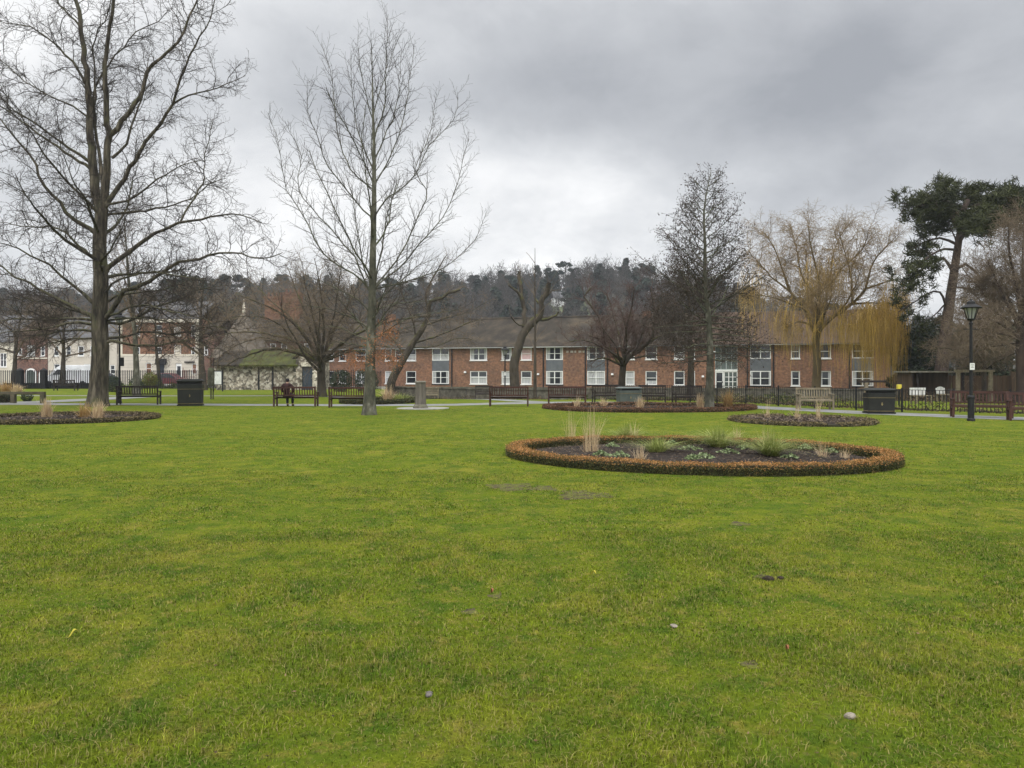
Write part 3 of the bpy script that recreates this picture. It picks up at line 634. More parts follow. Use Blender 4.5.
# ------------------------------------------------------------------ lamp posts
def make_lamp(hh, label, sign=None):
    root = empty('lamp_post', (0,0,0), 0, label, 'street lamp', 'park lamp posts')
    MB().lathe(0, 0, [(.12,0),(.12,.06),(.095,.1),(.095,.72),(.11,.74),(.11,.80),(.07,.84)], 14).build('base', M_iron, root, smoothed=False)
    MB().lathe(0, 0, [(.052,.84),(.048,hh*.55),(.042,hh-.84),(.06,hh-.83),(.06,hh-.78),(.04,hh-.76),(.035,hh-.70)], 12).build('post', M_iron, root)
    MB().bar((-.24,0,hh-.98), (.24,0,hh-.98), .025, .025).build('ladder_bar', M_iron, root)
    ln = MB(); ln.lathe(0, 0, [(.09,hh-.70),(.12,hh-.66),(.12,hh-.64)], 8)
    for k in range(8):
        a = 2*math.pi*(k+.5)/8; ln.bar((.11*math.cos(a), .11*math.sin(a), hh-.64), (.21*math.cos(a), .21*math.sin(a), hh-.3), .018, .018)
    f = ln.build('lantern_frame', M_iron, root)
    MB().lathe(0, 0, [(.10,hh-.638),(.195,hh-.302)], 8).build('lantern_glass', M_lantern, f)
    MB().lathe(0, 0, [(.31,hh-.30),(.32,hh-.275),(.2,hh-.2),(.13,hh-.17),(.12,hh-.09),(.07,hh-.06),(.03,hh-.04),(.035,hh-.015),(.012,hh)], 16).build('lantern_roof', M_iron, root)
    if sign:
        s = MB().box(-.075, .075, -.075, -.06, sign-.11, sign+.11).build('notice', M_signw, root)
        t = MB()
        for k, wd in enumerate((.05,.035,.045)): t.box(-wd, wd, -.079, -.0755, sign+.05-k*.045, sign+.062-k*.045)
        t.build('notice_print', M_iron, s)
    return root
l1 = make_lamp(3.98, 'tall black lamp post with a white notice beside the right path', 1.78); x, y = gpos(971, 421); l1.location = (x, y, 0)
l2 = make_lamp(3.95, 'far lamp post in front of the long brick building', 2.0); l2.location = (XA(505, 52), 52, gz(XA(505, 52), 52))
l3 = make_lamp(4.7, 'black lamp post just right of the massive tree trunk'); l3.location = (XA(119.5, 38.6), 38.6, 0); 
pn = MB(); pn.box(-.02, .22, -.03, .03, 1.9, 2.35); pn.build('notice', M_iron, l3)

# ------------------------------------------------------------------ railings
def railing(name, pts, h, label, gap=.12, bar=.020, posts=1.9, spear=False):
    root = empty(name, (pts[0][0], pts[0][1], 0), 0, label, 'railing'); pk = MB(); rl = MB(); c = []
    for (a, b) in zip(pts[:-1], pts[1:]):
        n = max(1, int(round(math.dist(a, b)/posts)))
        for i in range(n): c.append((a[0]+(b[0]-a[0])*i/n, a[1]+(b[1]-a[1])*i/n))
    c.append(pts[-1]); ox, oy = pts[0]
    for i, p in enumerate(c):
        z = gz(*p); x, y = p[0]-ox, p[1]-oy
        po = MB().box(x-.03, x+.03, y-.03, y+.03, z-.1, z+h+.05)
        if spear: po.lathe(x, y, [(.05,z+h+.05),(.06,z+h+.1),(.0,z+h+.2)], 6)
        po.build('post', M_iron, root)
        if i+1 < len(c):
            q = c[i+1]; z2 = gz(*q); X2, Y2 = q[0]-ox, q[1]-oy
            for t in (.12, h-.03): rl.bar((x,y,z+t), (X2,Y2,z2+t), .035, .02)
            k = max(2, int(math.dist(p, q)/gap))
            for j in range(1, k):
                f = j/k; a, b, zz = x+(X2-x)*f, y+(Y2-y)*f, z+(z2-z)*f; top = zz+h+(.12 if spear else -.02)
                pk.bar((a,b,zz+.10), (a,b,top), bar, bar)
    rl.build('rail', M_iron, root); pk.build('pickets', M_iron, root); return root
railing('park_railing', [(24,25.2),(20.6,26.2),(18.2,27.4),(15.6,30),(13.4,33.2),(11.6,37.2),(9.5,40),(5.2,41.6)], .92, 'long black railing curving behind the path in front of the brick building')
railing('street_railing', [(-62,71.5),(-12.5,71.5)], 1.65, 'black spiked street railing in front of the townhouses', .17, .055, 2.6, True)
for px in (20, 44):
    xx = XA(px, 71.2); g = empty('gate_pier', (xx, 71.2, 0), 0, 'dark gate pier under the arched brick townhouse, on the '+('left' if px == 20 else 'right'), 'gate pier', 'gate piers in the street railing')
    MB().box(-.2, .2, -.2, .2, -.05, 1.75).build('shaft', M_iron, g, .02); MB().frus(0, 0, 1.752, 1.95, .25, .25, .06, .06).build('cap', M_iron, g)

MB().box(XA(4,71.9)-XA(-60,71.9), XA(98,71.9)-XA(-60,71.9), -.12, .12, -.05, .55).build('plinth', M_iron, [o for o in bpy.data.objects if o.name.startswith('park_railing') or o.name.startswith('street_railing')][-1]).location = (XA(-60,71.9)+62, .4, 0)
def undergrowth(pts, n, h, m, size, wid):
    C = []; seg = [math.dist(a, b) for a, b in zip(pts[:-1], pts[1:])]
    for _ in range(n):
        i = rng.choices(range(len(seg)), seg)[0]; t = rng.random(); a, b = pts[i], pts[i+1]; d = nrm((b[0]-a[0], b[1]-a[1], 0)); o = rng.uniform(-wid, wid); x = a[0]+(b[0]-a[0])*t-d[1]*o; y = a[1]+(b[1]-a[1])*t+d[0]*o
        hh = h*(.45+.4*math.sin(x*1.3)*math.sin(y*.9+1)+.3*math.sin(x*3.7+y)); C.append((x, y, gz(x, y)+max(.03, rng.random()**1.4*max(.1, hh))))
    tag(leaf_cloud('undergrowth', C, nrng.uniform(size*.4, size*1.3, n), m, None, .35), kind='stuff')
M_under = mat('winter undergrowth', [(.1,(.025,.022,.010)),(.5,(.07,.05,.028)),(.95,(.16,.11,.06))], 1.2, rough=.9, island=2)
M_underg = mat('green undergrowth', [(.1,(.025,.035,.010)),(.6,(.07,.085,.02)),(.95,(.15,.14,.05))], 1.2, rough=.9, island=2)
undergrowth([(27,26.2),(21.6,27.8),(19.2,29.2),(16.6,31.6),(14.4,34.6),(12.6,38.4),(10.5,41.3),(6,43)], 9000, .55, M_under, .06, .8)
undergrowth([(16,38),(12,46),(4,49)], 6000, .5, M_underg, .09, 2.2)
undergrowth([(XA(95,73),73),(XA(208,73),73)], 5000, .9, M_underg, .13, .8)
undergrowth([(38,40),(22,46)], 7000, .8, M_under, .10, 2.4)
undergrowth([(2,45),(-6,52),(-9,56)], 2600, .4, M_under, .07, .8)
# low timber rail at the left edge
r = empty('timber_rail', (XA(20, 38.2), 38.2, 0), 0, 'low mossy timber rail with square posts at the left frame edge', 'rail'); M_mossrail = mat('mossy rail timber', [(.3,(.05,.045,.028)),(.7,(.12,.10,.065))], 3, rough=.95, moss=((.07,.08,.025),.6))
x0, x1 = XA(-30, 38.2)-XA(20, 38.2), XA(45, 38.2)-XA(20, 38.2)
MB().box(x0, x1, -.09, .09, .46, .60).build('top_rail', M_mossrail, r, .015)
for px in (-30, 13.5, 43): xx = XA(px, 38.2)-XA(20, 38.2); MB().box(xx-.11, xx+.11, -.1, .1, -.1, .459).build('post', M_mossrail, r, .015)
h_ = empty('box_hedge', (XA(-6, 38.9), 38.9, 0), 0, 'clipped dark hedge block behind the timber rail', 'hedge'); MB().box(-.85, .85, -.3, .3, 0, .4).build('hedge_core', M_hedgecore, h_)
C = np.stack([nrng.uniform(-.9,.9,3000), nrng.uniform(-.34,.34,3000), nrng.uniform(0,.45,3000)], 1); leaf_cloud('leaves', C, .04, M_hedge_low, h_)
def ball_shrub(px, py, Y, r, zc, m, label, name='round_shrub', n=1500, size=.05, stem=True):
    x = XA(px, Y); root = empty(name, (x, Y, gz(x, Y)), 0, label, 'shrub'); d = nrng.normal(size=(n,3)); d /= np.linalg.norm(d, axis=1, keepdims=True); q = r*nrng.uniform(.72, 1.06, n)[:,None]
    q *= 1+.07*np.sin(d[:,:1]*9)+.07*np.sin(d[:,2:]*8+d[:,1:2]*5); C = d*q+np.array([[0,0,zc]]); C[:,2] = np.maximum(C[:,2], .02); leaf_cloud('leaves', C, size, m, root)
    if stem: MB().lathe(0, 0, [(.06,-.1),(.045,zc)], 8).build('stem', M_bark_moss, root)
M_olive = mat('olive shrub leaves', [(.2,(.05,.06,.012)),(.8,(.16,.16,.03))], 2, rough=.7, island=1)
ball_shrub(150, 0, 58, .53, 1.03, M_olive, 'olive green ball shrub on a stem behind the large black bin')
ball_shrub(112, 0, 60, .66, .62, M_ever, 'dark green dome shrub right behind the massive tree trunk', n=2200)
ball_shrub(136, 0, 63, .6, .6, M_ever, 'dark shrub at the foot of the thin trunk behind the left bench', n=1400, stem=False)
ball_shrub(27, 0, 40.5, .27, .26, M_ever, 'small dark ball shrub behind the timber rail', n=900, size=.035, stem=False)
ball_shrub(341, 0, 62, .9, .85, M_ever, 'dark evergreen bush beside the spreading tree trunk', n=1800, size=.07, stem=False)
ball_shrub(366, 0, 63, 1.0, 1.0, M_ever, 'dark evergreen bush behind the slim tree trunk', n=2000, size=.07, stem=False)
for px, Y, h, n, lb in ((128,56,.9,120,'pale grass clump under the far thin trunk'),(123,57,.7,110,'low pale grass clump beside the dark dome shrub')):
    rt = empty('grass_clump', (XA(px, Y), Y, 0), 0, lb, 'grass clump'); blade_tuft('blades', M_tuft, rt, n, h, 1.2, .02, .5, .3, 3, .35)

# ------------------------------------------------------------------ notice board, posts, small things
g = empty('notice_board', (XA(218, 62), 62, 0), R(-12), 'white notice board on two posts left of the flint wall', 'sign')
for s in (-1, 1): MB().box(s*.42-.04, s*.42+.04, -.04, .04, -.1, 1.75).build('post', M_iron, g)
b = MB().box(-.37, .37, -.03, .03, .55, 1.68).build('board', M_panel, g, .01); MB().box(-.32, .32, -.036, -.0305, .6, 1.62).build('poster', M_signw, b)
g = empty('timber_post', (XA(866, 29.6), 29.6, 0), R(4), 'weathered timber post with a long top arm beside the right bin', 'post'); m = MB().box(-.06, .06, -.06, .06, -.1, 1.18).build('upright', M_bench_pale, g, .01)
MB().box(-.35, .8, -.05, .05, 1.182, 1.27).build('arm', M_bench_dark, g, .01)
g = empty('pergola', (XA(958, 42), 42, gz(20, 42)), R(-6), 'bare timber frame of two posts and a beam behind the right bench', 'pergola')
for xx in (0, 1.72): MB().box(xx-.09, xx+.09, -.09, .09, -.1, 1.62).build('post', M_bench_pale, g, .01)
MB().box(-.2, 1.92, -.07, .07, 1.622, 1.75).build('beam', M_bench_pale, g, .01)
g = empty('yellow_box', (XA(899, 36), 36, gz(18, 36)), 0, 'small yellow box on a post just right of the right bin', 'box'); MB().box(-.1, .1, -.08, .08, .78, 1.0).build('box', M_yellow, g, .02); MB().box(-.03, .03, -.03, .03, -.1, .719).build('post', M_iron, g)
for px, Y, lb in ((921, 38, 'white slatted garden seat behind the railing'), (943.5, 40, 'white seat with a rounded back behind the railing')):
    x = XA(px, Y); g = empty('garden_seat', (x, Y, gz(x, Y)), R(15), lb, 'garden seat')
    m = MB(); wd = .5 if px == 921 else .3
    for k in range(6): m.box(-wd+k*wd/3+.02, -wd+(k+1)*wd/3-.02, .2, .24, .44, (.80 if px == 921 else .72+.1*math.sin((k+.5)/6*math.pi)))
    m.build('backrest', M_signw, g); MB().box(-wd, wd, -.22, .19, .38, .42).build('seat', M_bench_pale, g, .01)
    for sx in (-1, 1):
        for yy in (-.18, .17): MB().box(sx*(wd-.05)-.03, sx*(wd-.05)+.03, yy-.03, yy+.03, -.05, .379).build('leg', M_bench_pale, g)
def bare(cx, cy, ra):
    n = 26; V = [(cx, cy, .004)]
    for k in range(n): a = 2*math.pi*k/n; q = ra*(1+.22*math.sin(3*a+cx*9)+.15*math.sin(7*a+cy*5)); V.append((cx+q*math.cos(a), cy+q*math.sin(a)*1.1, .003))
    tag(link('bare_ground', np_mesh('bare_ground', V, [np.array([[0, 1+k, 1+(k+1) % n] for k in range(n)])]), M_bare), kind='structure')
M_bare = mat('worn turf earth', [(.34,(.035,.027,.016)),(.46,(.075,.062,.028)),(.58,(.10,.11,.016))], 11, detail=9, rough=1, bump=.8, coords='World')
for q in BARE: bare(*q)
def stone(px, py, r, m, name, label, cat, flat=.55):
    x, y = gpos(px, py); bm = bmesh.new(); bmesh.ops.create_icosphere(bm, subdivisions=3, radius=r)
    for v in bm.verts:
        p = v.co; k = 1+.25*math.sin(p.x/r*2.3+px)+.2*math.sin(p.y/r*3.1+py)+rng.uniform(-.06,.06); v.co = (p.x*k*1.2, p.y*k, p.z*k*flat)
    me = bpy.data.meshes.new(name); bm.to_mesh(me); bm.free(); o = link(name, me, m, None, True); o.location = (x, y, r*flat*.25+.006); tag(o, label, cat)
M_chalk = mat('pale chalk stone', [(.3,(.13,.11,.085)),(.7,(.33,.29,.23))], 30, rough=.95, bump=.4)
M_greystone = mat('grey pebble', [(.3,(.07,.06,.055)),(.7,(.19,.17,.155))], 30, rough=.95, bump=.4)
M_earth = mat('worm cast earth', [(.3,(.02,.016,.01)),(.7,(.06,.045,.03))], 30, rough=1, bump=.8)
stone(849,718,.022,M_chalk,'pale_stone','pale chalky stone lying on the grass at the lower right','stone')
stone(430,696,.019,M_greystone,'grey_pebble','grey pebble lying on the grass at the lower middle','stone')
stone(675,627,.022,M_chalk,'flat_stone','small flat pale stone on the grass right of centre','stone',.3)
stone(767,580,.035,M_earth,'earth_clod','larger dark earth clod on the grass below the right of the nearest bed','clod',.5)
stone(781,579,.022,M_earth,'earth_clod','small dark earth clod just right of the larger one','clod',.45)
def fallen(px, py, s, m, label):
    x, y = gpos(px, py); n = 9; V = []
    for i in range(n):
        t = i/(n-1); w = .42*s*math.sin(math.pi*t**.8)*(1+.25*math.sin(t*19)); 
        for k in (-1, 0, 1): V.append((s*(t-.5)*2, w*k, .022+.25*abs(k)*w+.02*math.sin(t*5)))
    q = [[i*3+j, i*3+j+1, i*3+j+4, i*3+j+3] for i in range(n-1) for j in (0, 1)]; o = link('fallen_leaf', np_mesh('fallen_leaf', V, [np.array(q)]), m); o.location = (x, y, 0); o.rotation_euler = (0, 0, px); sol = o.modifiers.new('solid', 'SOLIDIFY'); sol.thickness = .0015; tag(o, label, 'leaf', 'fallen leaves')
M_leafy = mat('yellow leaf', (.42,.36,.04), 8, rough=.6); M_leafb = mat('red brown leaf', (.26,.10,.045), 8, rough=.7)
fallen(593,576,.03,M_leafy,'yellow fallen leaf on the grass below the nearest bed'); fallen(73,637,.03,M_leafy,'yellow fallen leaf on the grass at the lower left'); fallen(492,594,.024,M_leafb,'red brown fallen leaf on the grass in the lower middle')
fallen(787,652,.02,M_leafb,'red brown fallen leaf on the grass at the lower right')

C = []
for _ in range(420):
    y = 2.8+11*rng.random()**1.3; x = rng.uniform(-1, 1)*(.72*y+.8); C.append((x, y, rng.uniform(.012, .026)))
M_scrap = mat('dead leaf scraps', [(.1,(.03,.022,.014)),(.6,(.10,.06,.03)),(.95,(.24,.17,.09))], 3, rough=.9, island=2)
tag(leaf_cloud('leaf_litter', C, nrng.uniform(.004, .014, len(C)), M_scrap, None, .5, .75), kind='stuff')
# ------------------------------------------------------------------ the person on the bench
def person():
    bx, by, _ = sitb.location; root = empty('person', (bx-.42, by+.02, 0), R(181), 'person in a dark red brown coat sitting on the bench, seen from behind', 'person')
    root.location = (bx-.40, by, 0)
    # local frame: facing -y, sitting on the seat at z .45
    def skin(name, verts, edges, m, sub=2, par=root):
        me = bpy.data.meshes.new(name); me.from_pydata([v[:3] for v in verts], edges, []); me.update(); o = link(name, me, m, par)
        md = o.modifiers.new('skin', 'SKIN'); lay = me.skin_vertices[0].data
        for i, v in enumerate(verts): lay[i].radius = (v[3], v[4] if len(v) > 4 else v[3])
        lay[0].use_root = True; md.use_smooth_shade = True; ss = o.modifiers.new('sub', 'SUBSURF'); ss.levels = sub; ss.render_levels = sub; return o
    M_skin = mat('skin', (.42,.26,.19), 8, rough=.6); M_coat = mat('dark coat', [(.3,(.022,.010,.010)),(.7,(.05,.024,.022))], 6, rough=.9); M_hair = mat('dark hair', (.016,.013,.012), 12, rough=.7); M_trs = mat('dark trousers', (.018,.018,.022), 6, rough=.9)
    V = [(0,.02,.55,.12,.15),(0,.05,.72,.12,.15),(0,.05,.90,.13,.17),(0,.04,1.0,.075,.11),(0,.02,1.07,.052),(0,-.01,1.15,.075),(0,-.02,1.23,.085),(0,-.02,1.29,.06)]; E = [(i,i+1) for i in range(7)]
    for s in (-1, 1):
        b = len(V); V += [(s*.19,.04,.97,.055),(s*.25,-.02,.72,.042),(s*.16,-.26,.64,.034),(s*.10,-.35,.63,.026)]; E += [(3,b),(b,b+1),(b+1,b+2),(b+2,b+3)]
        for k in range(5):
            c = len(V); o_ = (k-2)*.018; V += [(s*.10-s*.0+o_,-.39,.625,.009),(s*.08+o_,-.42-.012*(2-abs(k-2)),.612,.0085),(s*.07+o_,-.43-.012*(2-abs(k-2)),.59,.008)]; E += [(b+3,c),(c,c+1),(c+1,c+2)]
        b = len(V); V += [(s*.10,-.02,.54,.095),(s*.12,-.42,.53,.07),(s*.12,-.43,.12,.045),(s*.12,-.44,.06,.04),(s*.13,-.56,.035,.03)]; E += [(0,b),(b,b+1),(b+1,b+2),(b+2,b+3),(b+3,b+4)]
    skin('body', V, E, M_skin)
    fc = MB(); fc.frus(0, -.115, 1.165, 1.205, .012, .02, .006, .006); fc.build('nose', M_skin, root)
    CV = [(0,.02,.50,.17,.20),(0,.05,.72,.15,.19),(0,.06,.90,.15,.20),(0,.05,1.02,.10,.14),(0,.03,1.08,.075)]; CE = [(0,1),(1,2),(2,3),(3,4)]
    for s in (-1, 1): b = len(CV); CV += [(s*.21,.04,.98,.075),(s*.27,-.02,.72,.062),(s*.17,-.25,.645,.05)]; CE += [(3,b),(b,b+1),(b+1,b+2)]
    skin('coat', CV, CE, M_coat)
    TV = [(0,0,.53,.13,.17)]; TE = []
    for s in (-1, 1): b = len(TV); TV += [(s*.11,-.03,.545,.105),(s*.125,-.43,.535,.082),(s*.12,-.435,.10,.06)]; TE += [(0,b),(b,b+1),(b+1,b+2)]
    skin('trousers', TV, TE, M_trs)
    skin('hair', [(0,.02,1.12,.07),(0,.02,1.20,.098),(0,.01,1.26,.098),(0,0,1.31,.06)], [(0,1),(1,2),(2,3)], M_hair)
    for s in (-1, 1): skin('shoe', [(s*.12,-.42,.05,.05),(s*.125,-.52,.045,.048),(s*.13,-.62,.035,.035)], [(0,1),(1,2)], M_iron)
person()
# ------------------------------------------------------------------ buildings
def wall_mesh(x0, x1, z0, z1, ops, depth=.14, y=0):
    """a front wall facing -y with rectangular openings and reveals"""
    xsx = sorted({x0, x1} | {o[0] for o in ops} | {o[1] for o in ops}); zs = sorted({z0, z1} | {o[2] for o in ops} | {o[3] for o in ops}); m = MB()
    for a, b in zip(xsx[:-1], xsx[1:]):
        for c, d in zip(zs[:-1], zs[1:]):
            cx, cz = (a+b)/2, (c+d)/2
            if any(o[0] < cx < o[1] and o[2] < cz < o[3] for o in ops): continue
            m.add([(a,y,c),(b,y,c),(b,y,d),(a,y,d)], [(0,1,2,3)])
    for (a, b, c, d) in [o[:4] for o in ops]:
        m.add([(a,y,c),(b,y,c),(b,y,d),(a,y,d),(a,y+depth,c),(b,y+depth,c),(b,y+depth,d),(a,y+depth,d)], [(0,4,5,1),(1,5,6,2),(2,6,7,3),(3,7,4,0)])
    return m
def window(root, x0, x1, z0, z1, y, cols=1, rows=2, fw=.07, glass=None, curtain=None, frame=None, sill=None, name='window'):
    """a white frame with a pane behind it; curtain = (share of the width from each side, height share)"""
    m = MB(); yf, yb = y+.035, y+.085
    m.box(x0+.002, x0+fw, yf, yb, z0+.002, z1-.002); m.box(x1-fw, x1-.002, yf, yb, z0+.002, z1-.002); m.box(x0+fw, x1-fw, yf, yb, z0+.002, z0+fw); m.box(x0+fw, x1-fw, yf, yb, z1-fw, z1-.002)
    iw = (x1-x0-2*fw)/cols
    for c in range(1, cols): xx = x0+fw+c*iw; m.box(xx-fw*.55, xx+fw*.55, yf+.003, yb-.003, z0+fw, z1-fw)
    for c in range(cols):
        for r in range(1, rows): zz = z0+fw+(z1-z0-2*fw)*r/rows; a = x0+fw+c*iw; m.box(a+fw*.56, a+iw-fw*.56, yf+.006, yb-.006, zz-.028, zz+.028)
    w = m.build(name, frame or M_white, root); MB().box(x0+.02, x1-.02, y+.095, y+.105, z0+.02, z1-.02).build('pane', glass or M_glass, w)
    if curtain:
        k, hh = curtain[:2]; cm = MB(); wd = x1-x0-.06
        if k >= .5: cm.box(x0+.03, x1-.03, y+.088, y+.094, z0+.03, z0+.03+(z1-z0-.06)*hh)
        else:
            for a, b in ((x0+.03, x0+.03+wd*k), (x1-.03-wd*k*.8, x1-.03)): cm.box(a, b, y+.088, y+.094, z0+.03, z0+.03+(z1-z0-.06)*hh)
        cm.build('curtain', curtain[2] if len(curtain) > 2 else M_curtain, w)
    if sill: MB().box(x0-.06, x1+.06, y-.07, y+.03, z0-.075, z0-.001).build('sill', frame or M_white, w)
    return w

# the long two-storey brick building; its front runs from far on the left to nearer on the right
A0 = np.array((-12.2, 82.0)); A1 = np.array((32.0, 67.0)); DU = (A1-A0)/np.linalg.norm(A1-A0)
def ucoord(px):
    k = (px-512)/F; return (k*A0[1]-A0[0])/(DU[0]-k*DU[1])
UL, UR = ucoord(318), ucoord(890); BL = UR-UL
b0 = A0+DU*UL; root = empty('brick_building', (b0[0], b0[1], 0), math.atan2(DU[1], DU[0]), 'long two-storey red brick building with a tiled roof and white windows', 'building')
def up(px): return ucoord(px)-UL
Z1, Z2, Z3, Z4, ZE, ZB = .33, 1.70, 2.83, 4.14, 4.30, -1.2
ops = []; wl = []
def win(p0, p1, low=True, upp=True, cols=1, panel=False, cl=None, cu=None):
    a, b = up(p0), up(p1); q = []
    if panel: ops.append((a, b, Z1-.12, Z4))
    else:
        if low: ops.append((a, b, Z1, Z2))
        if upp: ops.append((a, b, Z3, Z4))
    wl.append((a, b, low, upp, cols, panel, cl, cu))
C2_, CF, CH = (.22, 1), (.5, .5), (.5, .93)
win(326,334,cl=None); win(339,346); win(355.5,366,upp=True,cl=CH); win(385,391.5,cl=CH); win(395,402,low=False,cu=None); win(406,416,cu=(.5,.45))
win(432,449,cols=2,panel=True,cl=C2_,cu=CF); win(470,487,cols=2,cl=(.5,.6),cu=C2_); win(501.5,511.5,cl=(.5,.95),cu=(.3,1)); win(521,531.5,cl=(.5,.55),cu=(.5,.95,M_pink))
win(546,563,cols=2,panel=True,cl=C2_,cu=C2_); win(587,605,cols=2,panel=True,cl=(.5,.95),cu=(.14,1)); win(625.5,634.5,cl=CH); win(645.5,657,cl=(.5,.3)); win(674,684.5,cl=None,cu=(.5,.4)); win(690,695,cl=CH)
win(750,771,cols=2,panel=True,cl=(.12,1),cu=None); win(791,800,cl=(.15,1)); win(819,831,cl=(.28,1)); win(852,873.5,cols=2,panel=True,cl=(.2,1))
s0, s1 = up(715), up(737.5); ops.append((s0, s1, -.30, Z4))
wall = MB(); fm = wall_mesh(0, BL, ZB, ZE, ops, .16); wall.v, wall.f = fm.v, fm.f
DP = 9.0
wall.add([(0,0,ZB),(0,0,ZE),(0,DP,ZE),(0,DP,ZB)], [(0,1,2,3)]); wall.add([(BL,0,ZB),(BL,0,ZE),(BL,DP,ZE),(BL,DP,ZB)], [(0,1,2,3)]); wall.add([(0,DP,ZB),(BL,DP,ZB),(BL,DP,ZE),(0,DP,ZE)], [(0,1,2,3)])
wall.add([(0,0,ZE),(0,DP/2,7.35),(0,DP,ZE)], [(0,1,2)]); wall.add([(BL,0,ZE),(BL,DP/2,7.35),(BL,DP,ZE)], [(0,1,2)])
wall.build('wall', M_brick, root)
MB().box(.03, BL-.03, .3, DP-.2, ZB, ZE-.05).build('dark_interior', M_pipe, root)
for (a, b, low, upp, cols, panel, cl, cu) in wl:
    if panel:
        window(root, a, b, Z1, Z2, 0, 2, 2, .085, curtain=cl); window(root, a, b, Z3, Z4, 0, 2, 2, .085, curtain=cu)
        MB().box(a, b, .03, .07, Z2+.002, Z3-.002).build('grey_panel', M_panel, root); MB().box(a-.04, b+.04, -.03, .09, Z1-.12, Z1-.004).build('black_sill', M_pipe, root)
    else:
        if low: window(root, a, b, Z1, Z2, 0, cols, 2 if cols == 1 or a > 30 else 2, .085, curtain=cl, sill=True)
        if upp: window(root, a, b, Z3, Z4, 0, cols, 2, .085, curtain=cu, sill=True)
# glazed stair bay: pale door below, glazing grid above
M_glaze = mat('green tinted glass', [(.3,(.04,.055,.048)),(.7,(.11,.135,.12))], .9, rough=.1, spec=.6)
M_greyframe = mat('grey window frame', (.30,.33,.31), 2, rough=.6)
window(root, s0, s1, Z2+.12, Z4, 0, 4, 2, .06, glass=M_glaze, frame=M_greyframe, name='stair_window')
MB().box(s0, s1, .0, .08, Z2-.05, Z2+.118).build('transom', M_white, root)
window(root, s0+(s1-s0)*.40, s1, -.29, Z2-.052, 0, 3, 4, .07, glass=M_glaze, name='side_light')
d = window(root, s0, s0+(s1-s0)*.39, -.29, Z2-.052, 0, 1, 2, .12, name='door'); MB().box(s0+.68, s0+.72, -.02, .034, .55, .72).build('handle', M_pipe, d)
# roof in two runs: the right-hand run is redder
def gable_roof(root, u0, u1, ze, zr, dp, m, over=.35, name='roof'):
    t = .16; o = over*(zr-ze)/(dp/2)
    return MB().prism_x([(-over,ze-o),(dp/2,zr),(dp+over,ze-o),(dp+over,ze-o+t),(dp/2,zr+t),(-over,ze-o+t)], u0, u1).build(name, m, root)
um = up(690); rf = gable_roof(root, -.2, um, ZE+.02, 7.35, DP, M_roof); gable_roof(root, um+.003, BL+.25, ZE+.02, 7.42, DP, M_roof_red)
MB().prism_x([(DP/2-.14,7.50),(DP/2,7.64),(DP/2+.14,7.50)], -.2, um).build('ridge', M_roof, rf)
for px in (372, 640):
    cx = up(px); c = MB().box(cx-.4, cx+.4, DP/2-.4, DP/2+.4, 6.9, 8.3 if px == 372 else 7.9).build('chimney', M_brick, rf)
MB().box(-.2, BL+.25, -.44, -.34, ZE-.20, ZE-.12).build('gutter', mat('weathered gutter', [(.4,(.10,.10,.095)),(.6,(.42,.42,.40))], .12, rough=.6), root)
for px in (452, 543.5, 585.5, 607.5, 747.5, 849.5, 773.5): a = up(px); MB().box(a-.06, a+.06, -.1, -.01, ZB, ZE-.22).build('downpipe', M_pipe, root)
for px, z in ((465.5, 1.5), (538.5, 1.3), (612.5, 1.3), (703, 1.1), (714.5, 3.4)): a = up(px); MB().frus(a, -.12, z, z+.18, .12, .1, .09, .08).build('wall_light', M_white, root)
a = up(575); m = MB()
for k, wd in enumerate((.22,.3,.18,.3,.24)): x = a-.9+k*.42; m.box(x, x+wd, -.02, -.005, 3.55, 3.75)
m.build('faded_wall_letters', mat('faded letters', (.42,.38,.33), 6, rough=.9), root)

# dark wall along the stream at the building's foot, and the low wall on the left
def long_wall(name, pts, h, w, m, label, top=None):
    r = empty(name, (pts[0][0], pts[0][1], 0), 0, label, 'wall'); b = MB(); cp = MB(); ox, oy = pts[0]
    for p, q in zip(pts[:-1], pts[1:]):
        n = max(1, int(math.dist(p, q)/3))
        for i in range(n):
            s = (p[0]+(q[0]-p[0])*i/n, p[1]+(q[1]-p[1])*i/n); e = (p[0]+(q[0]-p[0])*(i+1)/n, p[1]+(q[1]-p[1])*(i+1)/n); d = nrm((e[0]-s[0], e[1]-s[1], 0)); nx, ny = -d[1]*w/2, d[0]*w/2; zs_, ze_ = h+(top if top is not None else gz(*s)), h+(top if top is not None else gz(*e))
            for bb, ww, za, zb, z0a, z0b in ((b, 1, zs_, ze_, gz(*s)-.3, gz(*e)-.3), (cp, 1.25, zs_+.10, ze_+.10, zs_+.003, ze_+.003)):
                P = [(s[0]-ox-nx*ww, s[1]-oy-ny*ww), (e[0]-ox-nx*ww, e[1]-oy-ny*ww), (e[0]-ox+nx*ww, e[1]-oy+ny*ww), (s[0]-ox+nx*ww, s[1]-oy+ny*ww)]
                bb.add([(*P[0],z0a),(*P[1],z0b),(*P[2],z0b),(*P[3],z0a),(*P[0],za),(*P[1],zb),(*P[2],zb),(*P[3],za)], [(0,3,2,1),(4,5,6,7),(0,1,5,4),(2,3,7,6)]+([(1,2,6,5)] if i == n-1 else [])+([(3,0,4,7)] if i == 0 else []))
    b.build('wall_body', m, r); cp.build('coping', M_wallstone, r); return r
long_wall('stream_wall', [(-6.5,61),(8,58),(20,55.5),(31.5,53)], .30, .4, M_wallstone, 'long dark wall at the foot of the brick building', 0.0)
long_wall('low_wall', [(-9.5,57.5),(-3,51.2),(4,47.6)], .42, .4, M_wallstone, 'low dark mossy wall left of the stream behind the pillar', .0)

